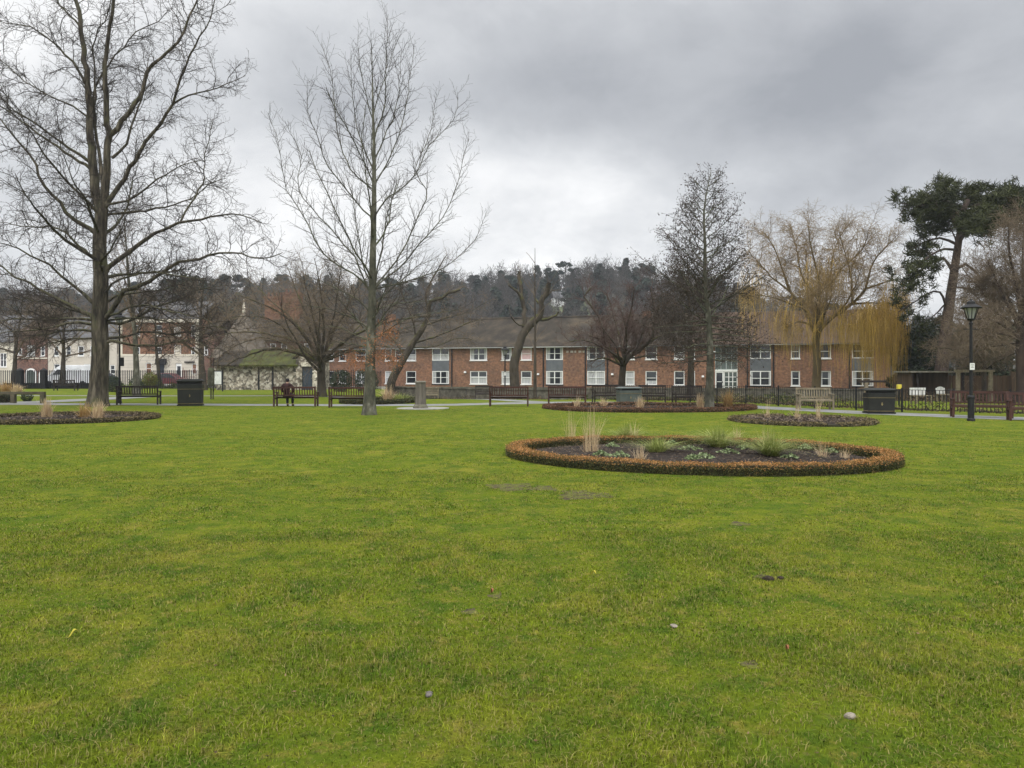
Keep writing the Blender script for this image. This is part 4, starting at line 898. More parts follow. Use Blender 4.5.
# flint building with mossy roof, blue door and gabled porch
Yf = 67; x0, x1, xg0, xg1 = XA(216, Yf), XA(298, Yf), XA(297, Yf), XA(318.5, Yf)
root = empty('flint_building', (x0, Yf, 0), 0, 'low flint walled building with a mossy roof and a slate blue door', 'building')
L_ = x1-x0; g0, g1 = xg0-x0, xg1-x0
m = wall_mesh(0, L_, -.3, 2.15, []); m.box(0, L_-.01, .02, 5, -.3, 2.14); m.build('wall', M_flint, root)
dx0, dx1 = XA(303, Yf)-x0, XA(313.5, Yf)-x0
m = wall_mesh(g0, g1, -.3, 2.75, [(dx0, dx1, -.02, 2.1)], .18, -.35); gm = (g0+g1)/2
m.add([(g0,-.35,2.75),(g1,-.35,2.75),(gm+.5,-.35,3.1),(gm-.5,-.35,3.1)], [(0,1,2,3)]); m.add([(g0,-.35,-.3),(g0,-.35,2.75),(g0,4,2.75),(g0,4,-.3)], [(0,1,2,3)]); m.add([(g1,-.35,-.3),(g1,-.35,2.75),(g1,4,2.75),(g1,4,-.3)], [(0,1,2,3)]); m.build('porch_wall', M_flint, root)
MB().box(dx0-.05, dx1+.05, -.39, -.3, 2.10, 2.48).build('lintel', M_cream, root)
d = MB(); d.box(dx0, dx1, -.22, -.17, -.02, 2.098)
for k in range(2):
    for j in range(2): d.box(dx0+.09+k*.44, dx0+.42+k*.44, -.235, -.2205, .2+j*.95, .95+j*.95)
d = d.build('door', M_door_blue, root); MB().box(dx1-.14, dx1-.09, -.27, -.236, 1.0, 1.08).build('handle', M_gold, d)
M_mossroof = mat('moss covered roof', [(.3,(.03,.028,.018)),(.5,(.05,.055,.016)),(.7,(.085,.092,.02))], 1.6, detail=9, rough=1, bump=.9, bscale=10)
MB().prism_x([(-.45,2.10),(-.45,2.24),(3,3.75),(6,2.2),(6,2.1),(3,3.6)], 2.2, L_+.1).build('roof', M_mossroof, root)
MB().prism_x([(-.45,2.10),(-.45,2.24),(3,3.6),(6,2.2),(6,2.1),(3,3.45)], -.3, 2.195).build('roof', M_roof, root)
MB().prism([(g0-.25,2.77),(gm-.55,3.18),(gm+.55,3.18),(g1+.2,2.77),(g1+.2,2.9),(gm+.55,3.32),(gm-.55,3.32),(g0-.25,2.9)], -.5, 4).build('porch_roof', M_mossroof, root)
for u in (2.25, 3.5): MB().box(L_-u-.06, L_-u+.06, -.1, -.005, -.1, 2.05).build('downpipe', M_pipe, root)

# pyramid roofed flint house with a finial
Yq = 74; xa, xb = XA(214, Yq), XA(258, Yq); wd = xb-xa
root = empty('pyramid_roofed_house', (xa, Yq, 0), 0, 'flint house with a steep pyramid roof and a pale finial', 'house')
m = MB().box(0, wd, 0, wd, -.3, 3.0).build('wall', M_flint, root); rr = MB(); rr.frus(wd/2, wd/2, 3.003, 7.7, wd/2+.4, wd/2+.4, .06, .06); rr = rr.build('roof', mat('brown grey roof tiles', [(.3,(.08,.068,.055)),(.7,(.17,.145,.115))], .9, detail=9, rough=.95, bump=.4), root)
MB().lathe(wd/2, wd/2, [(.16,7.6),(.2,7.8),(.1,7.95),(.22,8.05),(.12,8.2),(.02,9.0)], 8).build('finial', M_cream, rr)

# brick house with tall chimneys behind the flint building
Yh = 92; xa, xb = XA(252, Yh), XA(338, Yh); wd = xb-xa
root = empty('chimney_house', (xa, Yh, 0), 0, 'old brick house with two massive chimney stacks behind the flint building', 'house')
ow = [(XA(p, Yh)-xa, XA(q, Yh)-xa, 3.7, 5.1) for p, q in ((270,276),(281,287),(304,310),(325,331))]
m = wall_mesh(0, wd, -.3, 5.6, ow); m.box(0, wd, .3, 8, -.3, 5.59); m.build('wall', M_brick_old, root)
for o in ow: window(root, *o, 0, 1, 2, .1)
rf = gable_roof(root, -.3, wd+.3, 5.62, 8.9, 8, M_roof)
for p, q, zt, fw in ((256.5,273,11.2,True),(275,292,11.7,False)):
    a, b = XA(p, Yh)-xa, XA(q, Yh)-xa; c = MB(); c.box(a, b, 3.0, 4.9, 7.6, zt-.3)
    for k in range(3): c.box(a-.08-.0*k, b+.08, 2.92, 4.98, zt-.298+k*.1, zt-.205+k*.1)
    n = 3
    for k in range(n): xx = a+(b-a)*(k+.5)/n; c.box(xx-.10, xx+.10, 2.95, 2.999, 8.2, zt-.4)
    c = c.build('chimney', M_brick, rf)
    for k in range(4): xx = a+(b-a)*(k+.5)/4; MB().lathe(xx, 3.9, [(.16,zt),(.13,zt+.5),(.15,zt+.55)], 8).build('chimney_pot', M_brick_old, c)

# townhouse row on the left
Yt = 92
def house(px0, px1, ze, label, m, name='townhouse', wins=(), roofm=M_slate, zr=None, dp=9, extra=None):
    xa, xb = XA(px0, Yt), XA(px1, Yt); root = empty(name, (xa, Yt, .12), 0, label, 'house', 'townhouses across the street'); wd = xb-xa
    ow = [(XA(p, Yt)-xa, XA(q, Yt)-xa, H+(HY-yb)/F*Yt-.12, H+(HY-ya)/F*Yt-.12) for (p, q, ya, yb, *_) in wins]
    w = wall_mesh(0, wd, -.3, ze, ow); w.box(0, wd-.02, .3, dp, -.3, ze-.01); w.build('wall', m, root)
    for o, q in zip(ow, wins): window(root, *o, 0, q[4] if len(q) > 4 else 1, 2, .09, curtain=q[5] if len(q) > 5 else None, sill=True, glass=q[6] if len(q) > 6 else None)
    if zr: gable_roof(root, -.05, wd+.05, ze+.02, zr, dp, roofm, .2)
    if extra: extra(root, wd, xa)
    return root
house(-75,-28,5.6,'grey white rendered house at the far left end of the street',M_stucco,wins=((-62,-56,341,352),(-44,-38,341,352),(-62,-56,362,376),(-44,-38,362,376)),zr=8.5)
house(-27.5,14.5,5.2,'cream rendered house with small paired windows at the left frame edge',M_cream,wins=((-20,-14,353,366),(0,6.5,353,367,2),(-8,-4,353,366)),zr=8.6,roofm=M_slate)
def arches(root, wd, xa):
    for c, r_, nm in ((19.5,3.1,0),(31,5.6,1),(42.5,3.1,0)):
        x = XA(c, Yt)-xa; q = r_/F*Yt; m = MB(); P = [(x+q*math.cos(a), 1.25+q*math.sin(a)) for a in np.linspace(0, math.pi, 13)]; I = [(x+q*.72*math.cos(a), 1.25+q*.72*math.sin(a)) for a in np.linspace(math.pi, 0, 13)]
        for k in range(12): m.prism([P[k], P[k+1], I[11-k], I[12-k]], -.1, .05)
        m.box(x-q, x-q*.72, -.1, .05, 0, 1.248); m.box(x+q*.72, x+q, -.1, .05, 0, 1.248); a = m.build('door_arch', M_white, root)
        g = MB(); g.prism([(x-q*.7,0),(x+q*.7,0)]+[(x+q*.7*math.cos(t), 1.25+q*.7*math.sin(t)) for t in np.linspace(0, math.pi, 9)], -.03, -.005); g.build('arched_glazing', M_glaze if nm else M_door_blue, a)
    MB().box(0, wd, -.08, -.003, 3.1, 3.25).build('stone_band', M_cream, root)
house(15,47.5,6.0,'narrow red brick townhouse with white arched doorways',M_brick_old,wins=((18,22,348,355),(27,35,345,356,2,(.5,.9)),(40.5,45,346,356)),zr=8.2,roofm=M_roof_red,extra=arches)
house(48,117,5.6,'long white rendered house behind the massive tree trunk',M_stucco,wins=((54,59,346,356),(66,71,346,356),(78,84,346,356),(90,95,346,356),(104,109,346,356,1,(.5,.5)),(54,60,364,376),(84,90,364,376),(110,115,365,374)),zr=8.4)
def shop(root, wd, xa):
    zc = 3.45; ext = MB().box(-.02, wd+.02, -.12, -.003, zc, zc+.22).build('string_course', M_cream, root)
    g = MB(); g.box(0, wd, -.06, -.003, -.2, zc-.002)
    g = MB()
    us = lambda p: XA(p, Yt)-xa
    cuts = [(us(146),us(152),1.2,2.6),(us(157),us(164.5),-.0,2.5),(us(176),us(182),-.0,2.55),(us(192),us(197),1.2,2.5)]
    w = wall_mesh(0, wd, -.2, zc-.003, cuts, .1, -.08); w.build('rusticated_front', M_stucco, root)
    gv = MB()
    for z in np.arange(.35, zc-.3, .42):
        edges = [0]+[e for c in cuts if c[2] < z < c[3] for e in c[:2]]+[wd]
        for i in range(0, len(edges), 2): gv.box(edges[i]+.03, edges[i+1]-.03, -.084, -.0805, z, z+.035)
    gv.build('joint_lines', mat('darker joint stone', (.36,.34,.30), 3, rough=.9), root)  # joint lines in a darker stone tone than the front
    for c in cuts:
        if c[2] > .5: window(root, *c, -.08, 1, 2, .08)
    d = MB().box(us(157)+.02, us(164.5)-.02, -.02, .0, 0, 2.48).build('blue_door', M_door_blue, root)
    d = MB(); d.box(us(176)+.02, us(182)-.02, -.02, -.004, 0, 2.53); d = d.build('white_door', M_white, root); MB().box(us(177.3), us(180.7), -.03, -.021, .9, 2.2).build('pane', M_glass, d)
    MB().box(us(157), us(167), -.5, -.13, 2.35, 3.1).build('black_sign', M_pipe, root)
    MB().box(us(185), us(195), -.22, -.09, 2.62, 2.78).build('awning_box', M_pipe, root)
    MB().box(-.15, wd+.15, -.3, -.003, 7.55, 7.95).build('cornice', M_cream, root)
    for p in (120.5, 197.5): MB().box(us(p)-.25, us(p)+.25, -.06, -.004, zc+.222, 7.548).build('quoins', M_cream, root)
house(118,200.5,8.0,'tall red brick townhouse with white rusticated ground floor and cornice',M_brick,wins=((135,140,325,336),(155,162,325,336),(174,181,327,336,1,(.5,.95)),(191,195,325,336),(135,140,347,357),(155,162,347,357),(174,181,345,357,1,(.5,.95,M_cream)),(191,195,347,357)),zr=10.4,extra=shop)
house(201,214,6.2,'narrow brick house end right of the tall townhouse',M_brick_old,wins=((204,208,345,355),),zr=8.2,roofm=M_roof)

# vehicles
def wheel(root, x, y, r, w=.2, par=True):
    wh = empty('wheel', (x, y, r)); wh.parent = root
    m = MB(); m.lathe(0, 0, [(r*.62,-w/2),(r*.96,-w/2),(r,-w*.3),(r,w*.3),(r*.96,w/2),(r*.62,w/2)], 20)
    m.v = [(a, c, b) for a, b, c in m.v]; m.build('tyre', M_tyre, wh); m = MB(); m.lathe(0, 0, [(r*.61,-w*.46),(r*.2,-w*.52),(r*.2,w*.52),(r*.61,w*.46)], 14); m.v = [(a, c, b) for a, b, c in m.v]; m.build('rim', M_rim, wh)
def vehicle(name, loc, label, cat, prof, glassp, W_, paint, wheels, r, rz=0):
    """side profile in (x, z), pulled in towards the roof"""
    root = empty(name, loc, rz, label, cat); n = len(prof); zt = max(z for _, z in prof); v = []; f = []
    for s in (-1, 1):
        for x, z in prof: v.append((x, s*W_/2*(1-.16*max(0, (z-zt*.55)/(zt*.45))), z))
    f = [tuple(range(n)), tuple(range(2*n-1, n-1, -1))]+[((i+1) % n, i, i+n, (i+1) % n+n) for i in range(n)]
    MB().add(v, f).build('body', paint, root, .05)
    for gp in glassp:
        for s in (-1, 1):
            ii = [(x, s*(W_/2*(1-.16*max(0, (z-zt*.55)/(zt*.45)))+.008), z) for x, z in gp]; jj = [(x, y-s*.006, z) for x, y, z in ii]; k = len(gp)
            MB().add(ii+jj, [tuple(range(k)), tuple(range(2*k-1, k-1, -1))]+[((i+1) % k, i, i+k, (i+1) % k+k) for i in range(k)]).build('side_window', M_glass, root)
    for x in wheels:
        for s in (-1, 1): wheel(root, x, s*(W_/2-.06), r)
    xl = min(x for x, _ in prof); xr = max(x for x, _ in prof)
    for s in (-1, 1):
        MB().box(xl-.02, xl+.06, s*W_*.36-.12, s*W_*.36+.12, .68, .82).build('headlight', M_lantern, root); MB().box(xr-.06, xr+.015, s*W_*.4-.07, s*W_*.4+.07, .75, 1.0).build('tail_light', M_lampred, root)
    MB().box(xl-.06, xl+.1, -W_*.46, W_*.46, .3, .5).build('bumper', M_pipe, root); return root
van = [(-2.6,.35),(-2.6,.95),(-2.45,1.12),(-1.75,1.28),(-1.05,2.05),(-.6,2.3),(2.55,2.34),(2.7,2.1),(2.7,.35)]
vehicle('parked_van', (XA(71, 78.5), 78.5, .004), 'white van parked behind the spiked street railing', 'van', van, [[(-1.35,1.32),(-.92,1.85),(-.5,1.85),(-.5,1.32)]], 1.95, M_van, (-1.7,1.75), .34)
carp = [(-2.1,.32),(-2.12,.72),(-1.95,.86),(-1.0,.98),(-.35,1.45),(.1,1.5),(1.1,1.46),(1.75,1.02),(2.08,.95),(2.1,.35)]; cg = [[(-.85,1.0),(-.3,1.38),(.25,1.42),(.25,1.0)],[(.33,1.0),(.33,1.42),(1.0,1.38),(1.45,1.03)]]
vehicle('parked_car', (XA(97, 79), 79, .004), 'dark blue car parked behind the massive tree trunk', 'car', carp, cg, 1.75, M_car_blue, (-1.35,1.3), .31)
vehicle('parked_car', (XA(170, 80), 80, .004), 'dark red car parked before the white ground floor', 'car', carp, cg, 1.7, M_car_red, (-1.35,1.3), .31, math.pi)
g = empty('street_bollard_rail', (XA(189, 88.5), 88.5, .12), 0, 'dark red lattice panel on the pavement before the white ground floor', 'barrier')
m = MB()
for k in range(8): m.bar((-.7+k*.2,0,.0), (-.7+k*.2,0,2.0 if k in (0,7) else 1.7), .05, .05)
for z in (.3,.9,1.6): m.bar((-.7,.0,z), (.7,0,z), .06, .05)
m.build('lattice', M_car_red, g)

# brown fence and open shed on the right
def boards(name, p, q, h, label):
    r = empty(name, (p[0], p[1], 0), math.atan2(q[1]-p[1], q[0]-p[0]), label, 'fence'); L0 = math.dist(p, q); m = MB(); z = gz((p[0]+q[0])/2, (p[1]+q[1])/2); k = 0; x = 0
    while x < L0: w = .15; m.box(x, x+w-.012, (k % 2)*.02, .025+(k % 2)*.02, z-.2, z+h+rng.uniform(-.02,.02)); x += w; k += 1
    m.build('boards', M_fencewood, r)
    for i in range(int(L0/2.4)+1): MB().box(i*2.4-.05, i*2.4+.05, .05, .15, z-.2, z+h+.05).build('fence_post', M_fencewood, r)
boards('board_fence', (XA(893,57), 57), (XA(1010,50), 50), 2.1, 'brown board fence behind the pine trunk'); boards('board_fence', (XA(1012,49.5), 49.5), (44,44), 2.1, 'brown board fence running out at the right frame edge')
xs_ = XA(912, 48); z = gz(xs_, 48); g = empty('open_shed', (xs_, 48, z), R(-4), 'low open fronted timber shed with a flat roof', 'shed'); Ls = XA(962, 48)-xs_
MB().box(-.2, Ls+.2, -.3, 2.2, 2.02, 2.12).build('roof', M_stone, g, .01); MB().box(0, Ls, 2.0, 2.08, -.1, 2.018).build('back_wall', M_fencewood, g); MB().box(-.04, .04, 0, 2.0, -.1, 2.018).build('side_wall', M_fencewood, g)
for x in (.3, Ls-.1): MB().box(x-.06, x+.06, -.12, 0, -.1, 2.018).build('post', M_bench_dark, g)
# ------------------------------------------------------------------ trees
def troot(px, Y, label, name='tree', cat='tree', group=None):
    x = XA(px, Y); return empty(name, (x, Y, gz(x, Y)), 0, label, cat, group)
rt = random.Random(21)
# 1. massive bare oak on the left
root = troot(97, 35, 'massive bare tree with a thick trunk and spreading limbs at the left', 'oak_tree')
tk = [(97,407),(98.5,388),(100.5,350),(99.5,318),(101,280),(99.5,245),(102,208)]
LB = [([(101,214),(96,195),(93,165),(90,130),(88,90),(85,60),(81,30),(78,0),(74,-35),(72,-60)],.24,.05,.8),
 ([(102,214),(105,190),(108,155),(110,133),(107,115),(105,85),(107,55),(110,25),(113,0),(114,-30),(118,-55)],.21,.04,-.9),
 ([(110,135),(118,128),(128,112),(140,98),(147,72),(160,58),(178,42),(190,15),(200,-10),(205,-30)],.13,.025,1.4,1),
 ([(101,214),(108,203),(120,186),(135,161),(146,141),(161,124),(173,104),(178,87),(184,69),(190,54),(200,37),(210,17),(215,0)],.13,.02,-2.2),
 ([(173,104),(180,99),(198,93),(218,87),(246,75)],.05,.012,None,3),
 ([(112,158),(126,143),(133,124),(141,99),(146,80),(150,55)],.07,.015,2.2,1),
 ([(92,170),(72,156),(52,143),(32,129),(15,116),(0,106),(-30,90)],.08,.015,1.8,0),
 ([(91,163),(69,148),(52,136),(37,124),(15,109),(0,95),(-25,78)],.08,.015,-2.2,0),
 ([(88,88),(83,77),(72,62),(59,47),(47,37),(32,27),(17,25),(-5,20)],.07,.014,-1.2,0),
 ([(80,30),(79,25),(69,15),(57,0),(50,-18)],.06,.014,1,0),
 ([(103,185),(102,170),(98,148),(95,124),(93,99),(99,79),(109,64),(124,47),(136,32),(158,22),(170,8)],.09,.015,2.4,1),
 ([(94,124),(95,96),(95,72),(93,49),(99,30),(109,12),(112,-12)],.06,.014,-1.4,10),
 ([(90,125),(86,116),(72,106),(57,99),(37,89),(20,77),(5,64),(-12,50)],.05,.012,2.6,0),
 ([(99,236),(90,230),(74,219),(60,203),(44,186),(35,165),(20,143),(0,119),(-15,100)],.12,.016,-1.8),
 ([(101,278),(109,266),(129,252),(148,238),(164,229),(180,223),(202,219),(232,214),(262,222)],.13,.018,1.2),
 ([(180,223),(191,203),(202,184),(204,170),(208,140),(213,120)],.05,.012,None,14),
 ([(101,322),(109,314),(119,301),(125,291),(142,285),(164,271),(180,263),(208,256),(232,252),(260,258),(282,253)],.13,.018,-1.6),
 ([(102,222),(109,214),(137,212),(164,207),(191,199),(208,186),(226,178)],.07,.014,2.8),
 ([(102,212),(109,205),(128,201),(145,189),(164,175),(182,166),(200,160)],.07,.014,-2.6),
 ([(99,325),(92,316),(74,307),(52,296),(30,283),(16,277),(-5,262),(-20,258)],.12,.018,1.6),
 ([(99,308),(90,300),(76,287),(63,276),(49,264),(30,255),(8,244),(-10,240)],.10,.016,-2.4),
 ([(100,262),(90,255),(79,246),(66,233),(49,227),(20,226),(0,222)],.07,.014,2.4),
 ([(100,326),(92,320),(66,318),(41,319),(16,319),(-20,322)],.08,.014,-1.0),
 ([(99,336),(92,331),(66,331),(41,334),(14,343)],.07,.012,1.6),
 ([(100,344),(112,340),(131,345),(164,345),(190,340),(216,350)],.08,.012,-.8),
 ([(101,330),(109,323),(131,322),(153,307),(175,301),(200,290),(230,285)],.08,.012,2.2),
 ([(101,318),(118,312),(145,305),(172,312),(200,318),(226,330)],.06,.012,-2.6),([(101,340),(120,336),(150,332),(182,333),(212,326),(240,330)],.07,.012,2.8),([(101,322),(122,318),(150,318),(180,326),(206,340),(224,352)],.06,.012,1.2),
 ([(99,326),(80,322),(58,326),(36,330),(10,331),(-12,336)],.07,.012,-2.4),([(99,318),(78,312),(56,306),(34,300),(10,300),(-10,304)],.06,.012,2.6),([(99,340),(82,338),(62,340),(44,346),(26,350)],.05,.012,.8),([(101,306),(116,296),(138,292),(164,290),(190,280),(214,276)],.06,.012,3),([(101,296),(120,280),(148,272),(176,276),(204,280)],.06,.012,-3)]
S = [dict(sp=.27,len=(.9,2.5),ang=.85,n=8,wig=.20,trop=.02,r=.017,st=.22,tap=.35,tl=.12,sd=4),
     dict(sp=.18,len=(.45,1.15),ang=.85,n=5,wig=.22,trop=.015,r=.0115,st=.15,tap=.4,tl=.4),
     dict(sp=.13,len=(.16,.5),ang=.8,n=3,wig=.22,r=.008,r1=.0055,st=.1,tap=.2,tl=1)]
ex = [(.62,R(80),.35,6.5,.10),(.70,R(-100),.3,6.5,.10),(.82,R(60),.55,6,.09),(.86,R(-70),.6,6,.09),(.9,R(110),.7,6,.08),(.66,R(-60),.2,6,.09),(.74,R(120),.3,6,.09),(.93,R(-120),.8,6,.08)]
traced_tree(root, 35, tk, LB, S, rt, M_bark_oak, M_twig_oak, (.42,.27), .4, extra=ex, sides=16, flare=1.5, jit=.03)

# 2. slim bare tree with a cluster of dry leaves
root = troot(369, 28, 'slim upright bare tree with dry brown leaves low on its trunk')
tk = [(369,416),(370,380),(371,340),(372,300),(373,250),(374,200),(374,150),(373,110),(372,62),(371,36)]
LB = [([(373,145),(375,138),(385,104),(386,65),(388,13)],.035,.006,.4),
 ([(374,200),(373,190),(351,169),(338,135),(335,104),(330,70),(322,44)],.031,.006,.9),
 ([(373,228),(371,217),(356,202),(347,190),(328,167),(317,135),(308,112),(307,81)],.035,.006,-1.2),
 ([(372,292),(362,280),(332,262),(317,244),(299,208),(287,190),(281,156),(276,135),(268,113)],.037,.006,.8),
 ([(372,298),(368,290),(355,257),(344,244),(320,217),(299,190),(302,156),(294,141),(285,120)],.037,.006,-1.4),
 ([(373,290),(363,262),(357,229),(353,202),(347,180),(345,160)],.035,.005,-.9),
 ([(373,292),(377,283),(392,268),(410,235),(422,208),(426,190),(416,169),(429,135),(437,94)],.037,.006,1.4),
 ([(373,290),(379,283),(398,269),(419,245),(443,217),(458,182),(463,156),(468,139)],.037,.006,-.9),
 ([(374,190),(377,182),(390,156),(402,125),(408,91),(414,45)],.031,.006,.9),
 ([(374,226),(376,215),(388,198),(414,177),(429,146),(453,120),(459,92)],.035,.006,-1),
 ([(372,292),(377,289),(401,283),(422,277),(452,262),(475,240),(487,212)],.031,.006,.7),
 ([(372,330),(386,313),(401,298),(421,302)],.031,.006,-.6),
 ([(371,336),(356,319),(341,301),(332,278),(326,262)],.031,.006,.7),
 ([(372,310),(395,304),(428,301),(445,296)],.03,.005,1.0),
 ([(371,340),(388,330),(408,318),(436,312),(462,310)],.028,.005,-1.2),([(371,330),(352,318),(326,308),(300,306),(282,312)],.03,.005,1.2),([(372,316),(358,300),(334,286),(306,276)],.03,.005,-1.4),([(372,304),(392,288),(418,266),(440,256)],.03,.005,1.6),([(371,348),(356,344),(336,342),(318,348)],.022,.005,.6),
 ([(371,342),(352,332),(330,326),(312,330)],.028,.005,-.8), ([(371,338),(392,332),(412,326),(434,324)],.026,.005,1.0),
 ([(374,170),(364,150),(356,120),(352,85),(350,55)],.03,.005,-.6), ([(374,160),(383,140),(396,110),(400,75),(402,48)],.03,.005,.7), ([(373,120),(366,95),(360,65),(357,35)],.022,.005,.4), ([(374,112),(380,90),(392,60),(397,35)],.022,.005,-.4)]
S = [dict(sp=.165,len=(.55,1.6),ang=.66,n=6,wig=.07,trop=.06,r=.0068,st=.12,tap=.5,tl=.25,sd=4), dict(sp=.12,len=(.18,.5),ang=.7,n=3,wig=.12,trop=.04,r=.0055,r1=.004,st=.1,tap=.3,tl=.8)]
ex = [(.33,R(85),.75,5.5,.04),(.36,R(-95),.75,5.5,.04),(.45,R(70),.85,5,.04),(.48,R(-80),.85,5,.035),(.58,R(100),.95,4,.03),(.6,R(-110),.95,4,.03),(.25,R(80),.35,3,.03),(.26,R(-70),.35,3,.03)]
tp, trd, _, _ = traced_tree(root, 28, tk, LB, S, rt, M_bark_slim, M_twig_slim, own=lambda cw, a, b: ramify(cw, a[len(a)*3//4:], b[len(a)*3//4:], 0, S, rt), tr= (.225,.002), step=.35, extra=ex, sides=14, flare=1.6, jit=.02)
C = []
for (cx, cy, sx, sy, n) in ((384,335,9,10,420),(381,357,13,7,380),(366,361,9,5,220),(392,331,6,10,260),(352,358,8,7,220),(395,361,8,8,300),(372,345,8,12,240),(360,366,12,5,160)):
    for _ in range(n):
        a, b, e = rt.gauss(cx, sx*.62), rt.gauss(cy, sy*.6), rt.gauss(0, .4); p = W(a, b, 28+e); C.append((p[0]-root.location[0], p[1]-28, p[2]))
leaf_cloud('dry_leaves', C, nrng.uniform(.02,.048,len(C)), M_oakleaf, root, .45)

# shared recipe for the bushy bare trees
def S3(k=1.0, sp=1.0, wig=.2, up=0, trop=0):
    return [dict(sp=.27*sp,len=(.9*k,2.3*k),ang=.8,n=6,wig=wig,trop=trop+.02,r=.017,st=.18,tap=.35,tl=.15,sd=4,up=up), dict(sp=.19*sp,len=(.5*k,1.25*k),ang=.8,n=4,wig=wig,trop=trop,r=.0125,st=.1,tap=.35,tl=.4,up=up), dict(sp=.17*sp,len=(.25*k,.65*k),ang=.75,n=2,wig=wig,trop=trop,r=.010,r1=.0075,st=.1,tap=.2,tl=1)]
# 3. spreading old tree behind the benches
root = troot(322, 50, 'wide spreading bare tree with a short trunk in front of the flint building')
tk = [(322,397),(321.5,385),(321,372),(322,360)]
LB = [([(321,366),(312,359),(295,352),(270,349),(245,356),(224,366)],.17,.03,1.0),([(321,363),(304,335),(285,316),(262,304),(240,296)],.15,.02,-2),([(322,362),(308,322),(296,290),(286,264)],.13,.02,2),([(322,361),(324,325),(321,292),(314,258)],.14,.02,-1.5),
 ([(322,361),(336,328),(352,298),(372,270)],.13,.02,2),([(322,363),(342,343),(375,326),(408,318),(432,316)],.13,.02,-1.5),([(321,364),(296,342),(262,333),(232,333),(208,340)],.13,.02,2.5),([(322,362),(333,320),(338,290),(342,262)],.10,.02,-2.5),
 ([(322,363),(346,350),(378,345),(402,352)],.09,.016,2),([(321,363),(298,325),(270,300),(252,280)],.1,.018,3),([(322,362),(312,310),(304,280),(303,262)],.09,.018,-3)]
ex = [(.9,R(80),.5,6,.11),(.9,R(-90),.4,6,.12),(.9,R(110),.3,6.5,.12),(.9,R(-70),.6,6,.1),(.9,R(-110),.25,6.5,.12)]
traced_tree(root, 50, tk, LB+[([(321,364),(296,350),(268,338),(246,342),(226,352),(214,364)],.08,.016,2.2),([(322,363),(350,352),(376,354),(396,362)],.08,.016,-2),([(322,362),(300,346),(276,322),(252,316),(232,318)],.09,.016,-3),([(322,361),(318,330),(306,300),(300,276)],.09,.016,1),([(322,361),(330,336),(346,312),(352,282)],.09,.016,-1),([(322,362),(352,334),(378,304),(392,288)],.09,.016,2.5)], S3(1.05,1.25,.22), rt, M_bark_moss, M_twig_grey, (.30,.25), .45, extra=ex, sides=12)
# 4. leaning mossy tree
root = troot(388, 56, 'leaning mossy tree with a dark slanting trunk in front of the brick building')
tk = [(388,394),(392,380),(399,367),(407,353),(415,340),(424,326),(429,313)]
LB = [([(428,314),(431,301),(443,298),(449,293),(460,290)],.17,.08,-.5),([(429,313),(426,295),(433,278),(440,266),(447,254)],.12,.03,.8),([(413,343),(440,335),(470,322),(482,320)],.09,.02,-1),([(405,356),(390,336),(374,326)],.1,.02,1.2),([(416,338),(412,318),(404,300),(400,286)],.08,.02,-1.5),([(424,326),(446,318),(468,312),(490,300)],.06,.015,1.5),([(410,348),(436,346),(458,338),(474,340)],.06,.015,2)]
traced_tree(root, 56, tk, LB, S3(.85,1.0,.22), rt, M_bark_moss, M_twig_grey, (.36,.18), .4, sides=12, flare=1.2)
# 5. pollard with stubs
root = troot(515, 60, 'gnarled pollard tree with cut stubs and few twigs')
tk = [(516,393),(514,371),(515,359),(519,346),(523,334),(531,324),(539,317)]
LB = [([(536,320),(542,311),(541,303),(547,294),(549,283)],.27,.19,-.5),([(537,320),(548,318),(559,312)],.15,.08,.6),([(524,334),(524,307),(521,295),(519,271)],.20,.15,.7),([(521,297),(517,291),(508,286)],.11,.08,-.4),([(543,304),(535,300),(535,289)],.09,.06,.8),([(547,295),(553,291),(555,291)],.07,.05,.3),([(527,327),(515,322),(512,316)],.08,.05,-.7)]
Sp = [dict(sp=.3,len=(.8,2.2),ang=.5,n=5,wig=.12,trop=.08,r=.014,st=.3,tap=.2,tl=.6,sd=3,up=.4,rmax=.02),dict(sp=.4,len=(.3,.7),ang=.6,n=3,wig=.15,r=.009,st=.2)]
traced_tree(root, 60, tk, LB, Sp, rt, M_bark_moss, M_twig_grey, (.42,.30), .3, sides=12, flare=1.2, jit=.05)
# 6. thin pole-like sapling
root = troot(535, 47, 'thin straight sapling beside the pollard tree')
traced_tree(root, 47, [(535,398),(535,360),(535,320),(535,280),(535,248)], [], [], rt, M_bark_moss, M_twig_grey, (.12,.012), .5, sides=8, extra=[(.3+.07*i, rt.uniform(0,6.3), .9, rt.uniform(.8,1.8), .02) for i in range(9)], limb_parts=False)
# 7. reddish twiggy tree
root = troot(621, 48, 'round crowned tree with a haze of reddish twigs and a black trunk')
tk = [(620,397),(622,380),(623,368),(624,358)]
LB = [([(624,362),(612,352),(605,345),(598,338),(590,336)],.17,.05,.8),([(606,346),(604,338),(603,326)],.07,.04,None,0),([(623,366),(615,362),(602,358),(590,362)],.09,.03,-1),([(624,361),(642,348),(652,338),(654,326),(654,309),(651,288)],.17,.04,-.8),([(625,358),(636,343),(635,330),(630,312)],.11,.03,1.2),([(604,330),(596,312),(589,303),(584,297),(591,288)],.08,.06,.3),([(624,358),(618,332),(612,310),(606,292)],.1,.025,2),([(624,358),(626,330),(632,306),(634,286)],.1,.025,-2),([(645,346),(660,336),(676,330)],.08,.02,1.2,3),([(625,360),(650,356),(676,356)],.07,.02,2),([(624,360),(600,346),(582,340),(570,342)],.07,.02,-2)]
ex = [(.9,R(80),.6,4.5,.1),(.9,R(-90),.55,4.5,.1),(.9,R(120),.8,4.5,.09),(.9,R(-60),.9,4.5,.09),(.9,R(-120),.8,4.5,.09)]
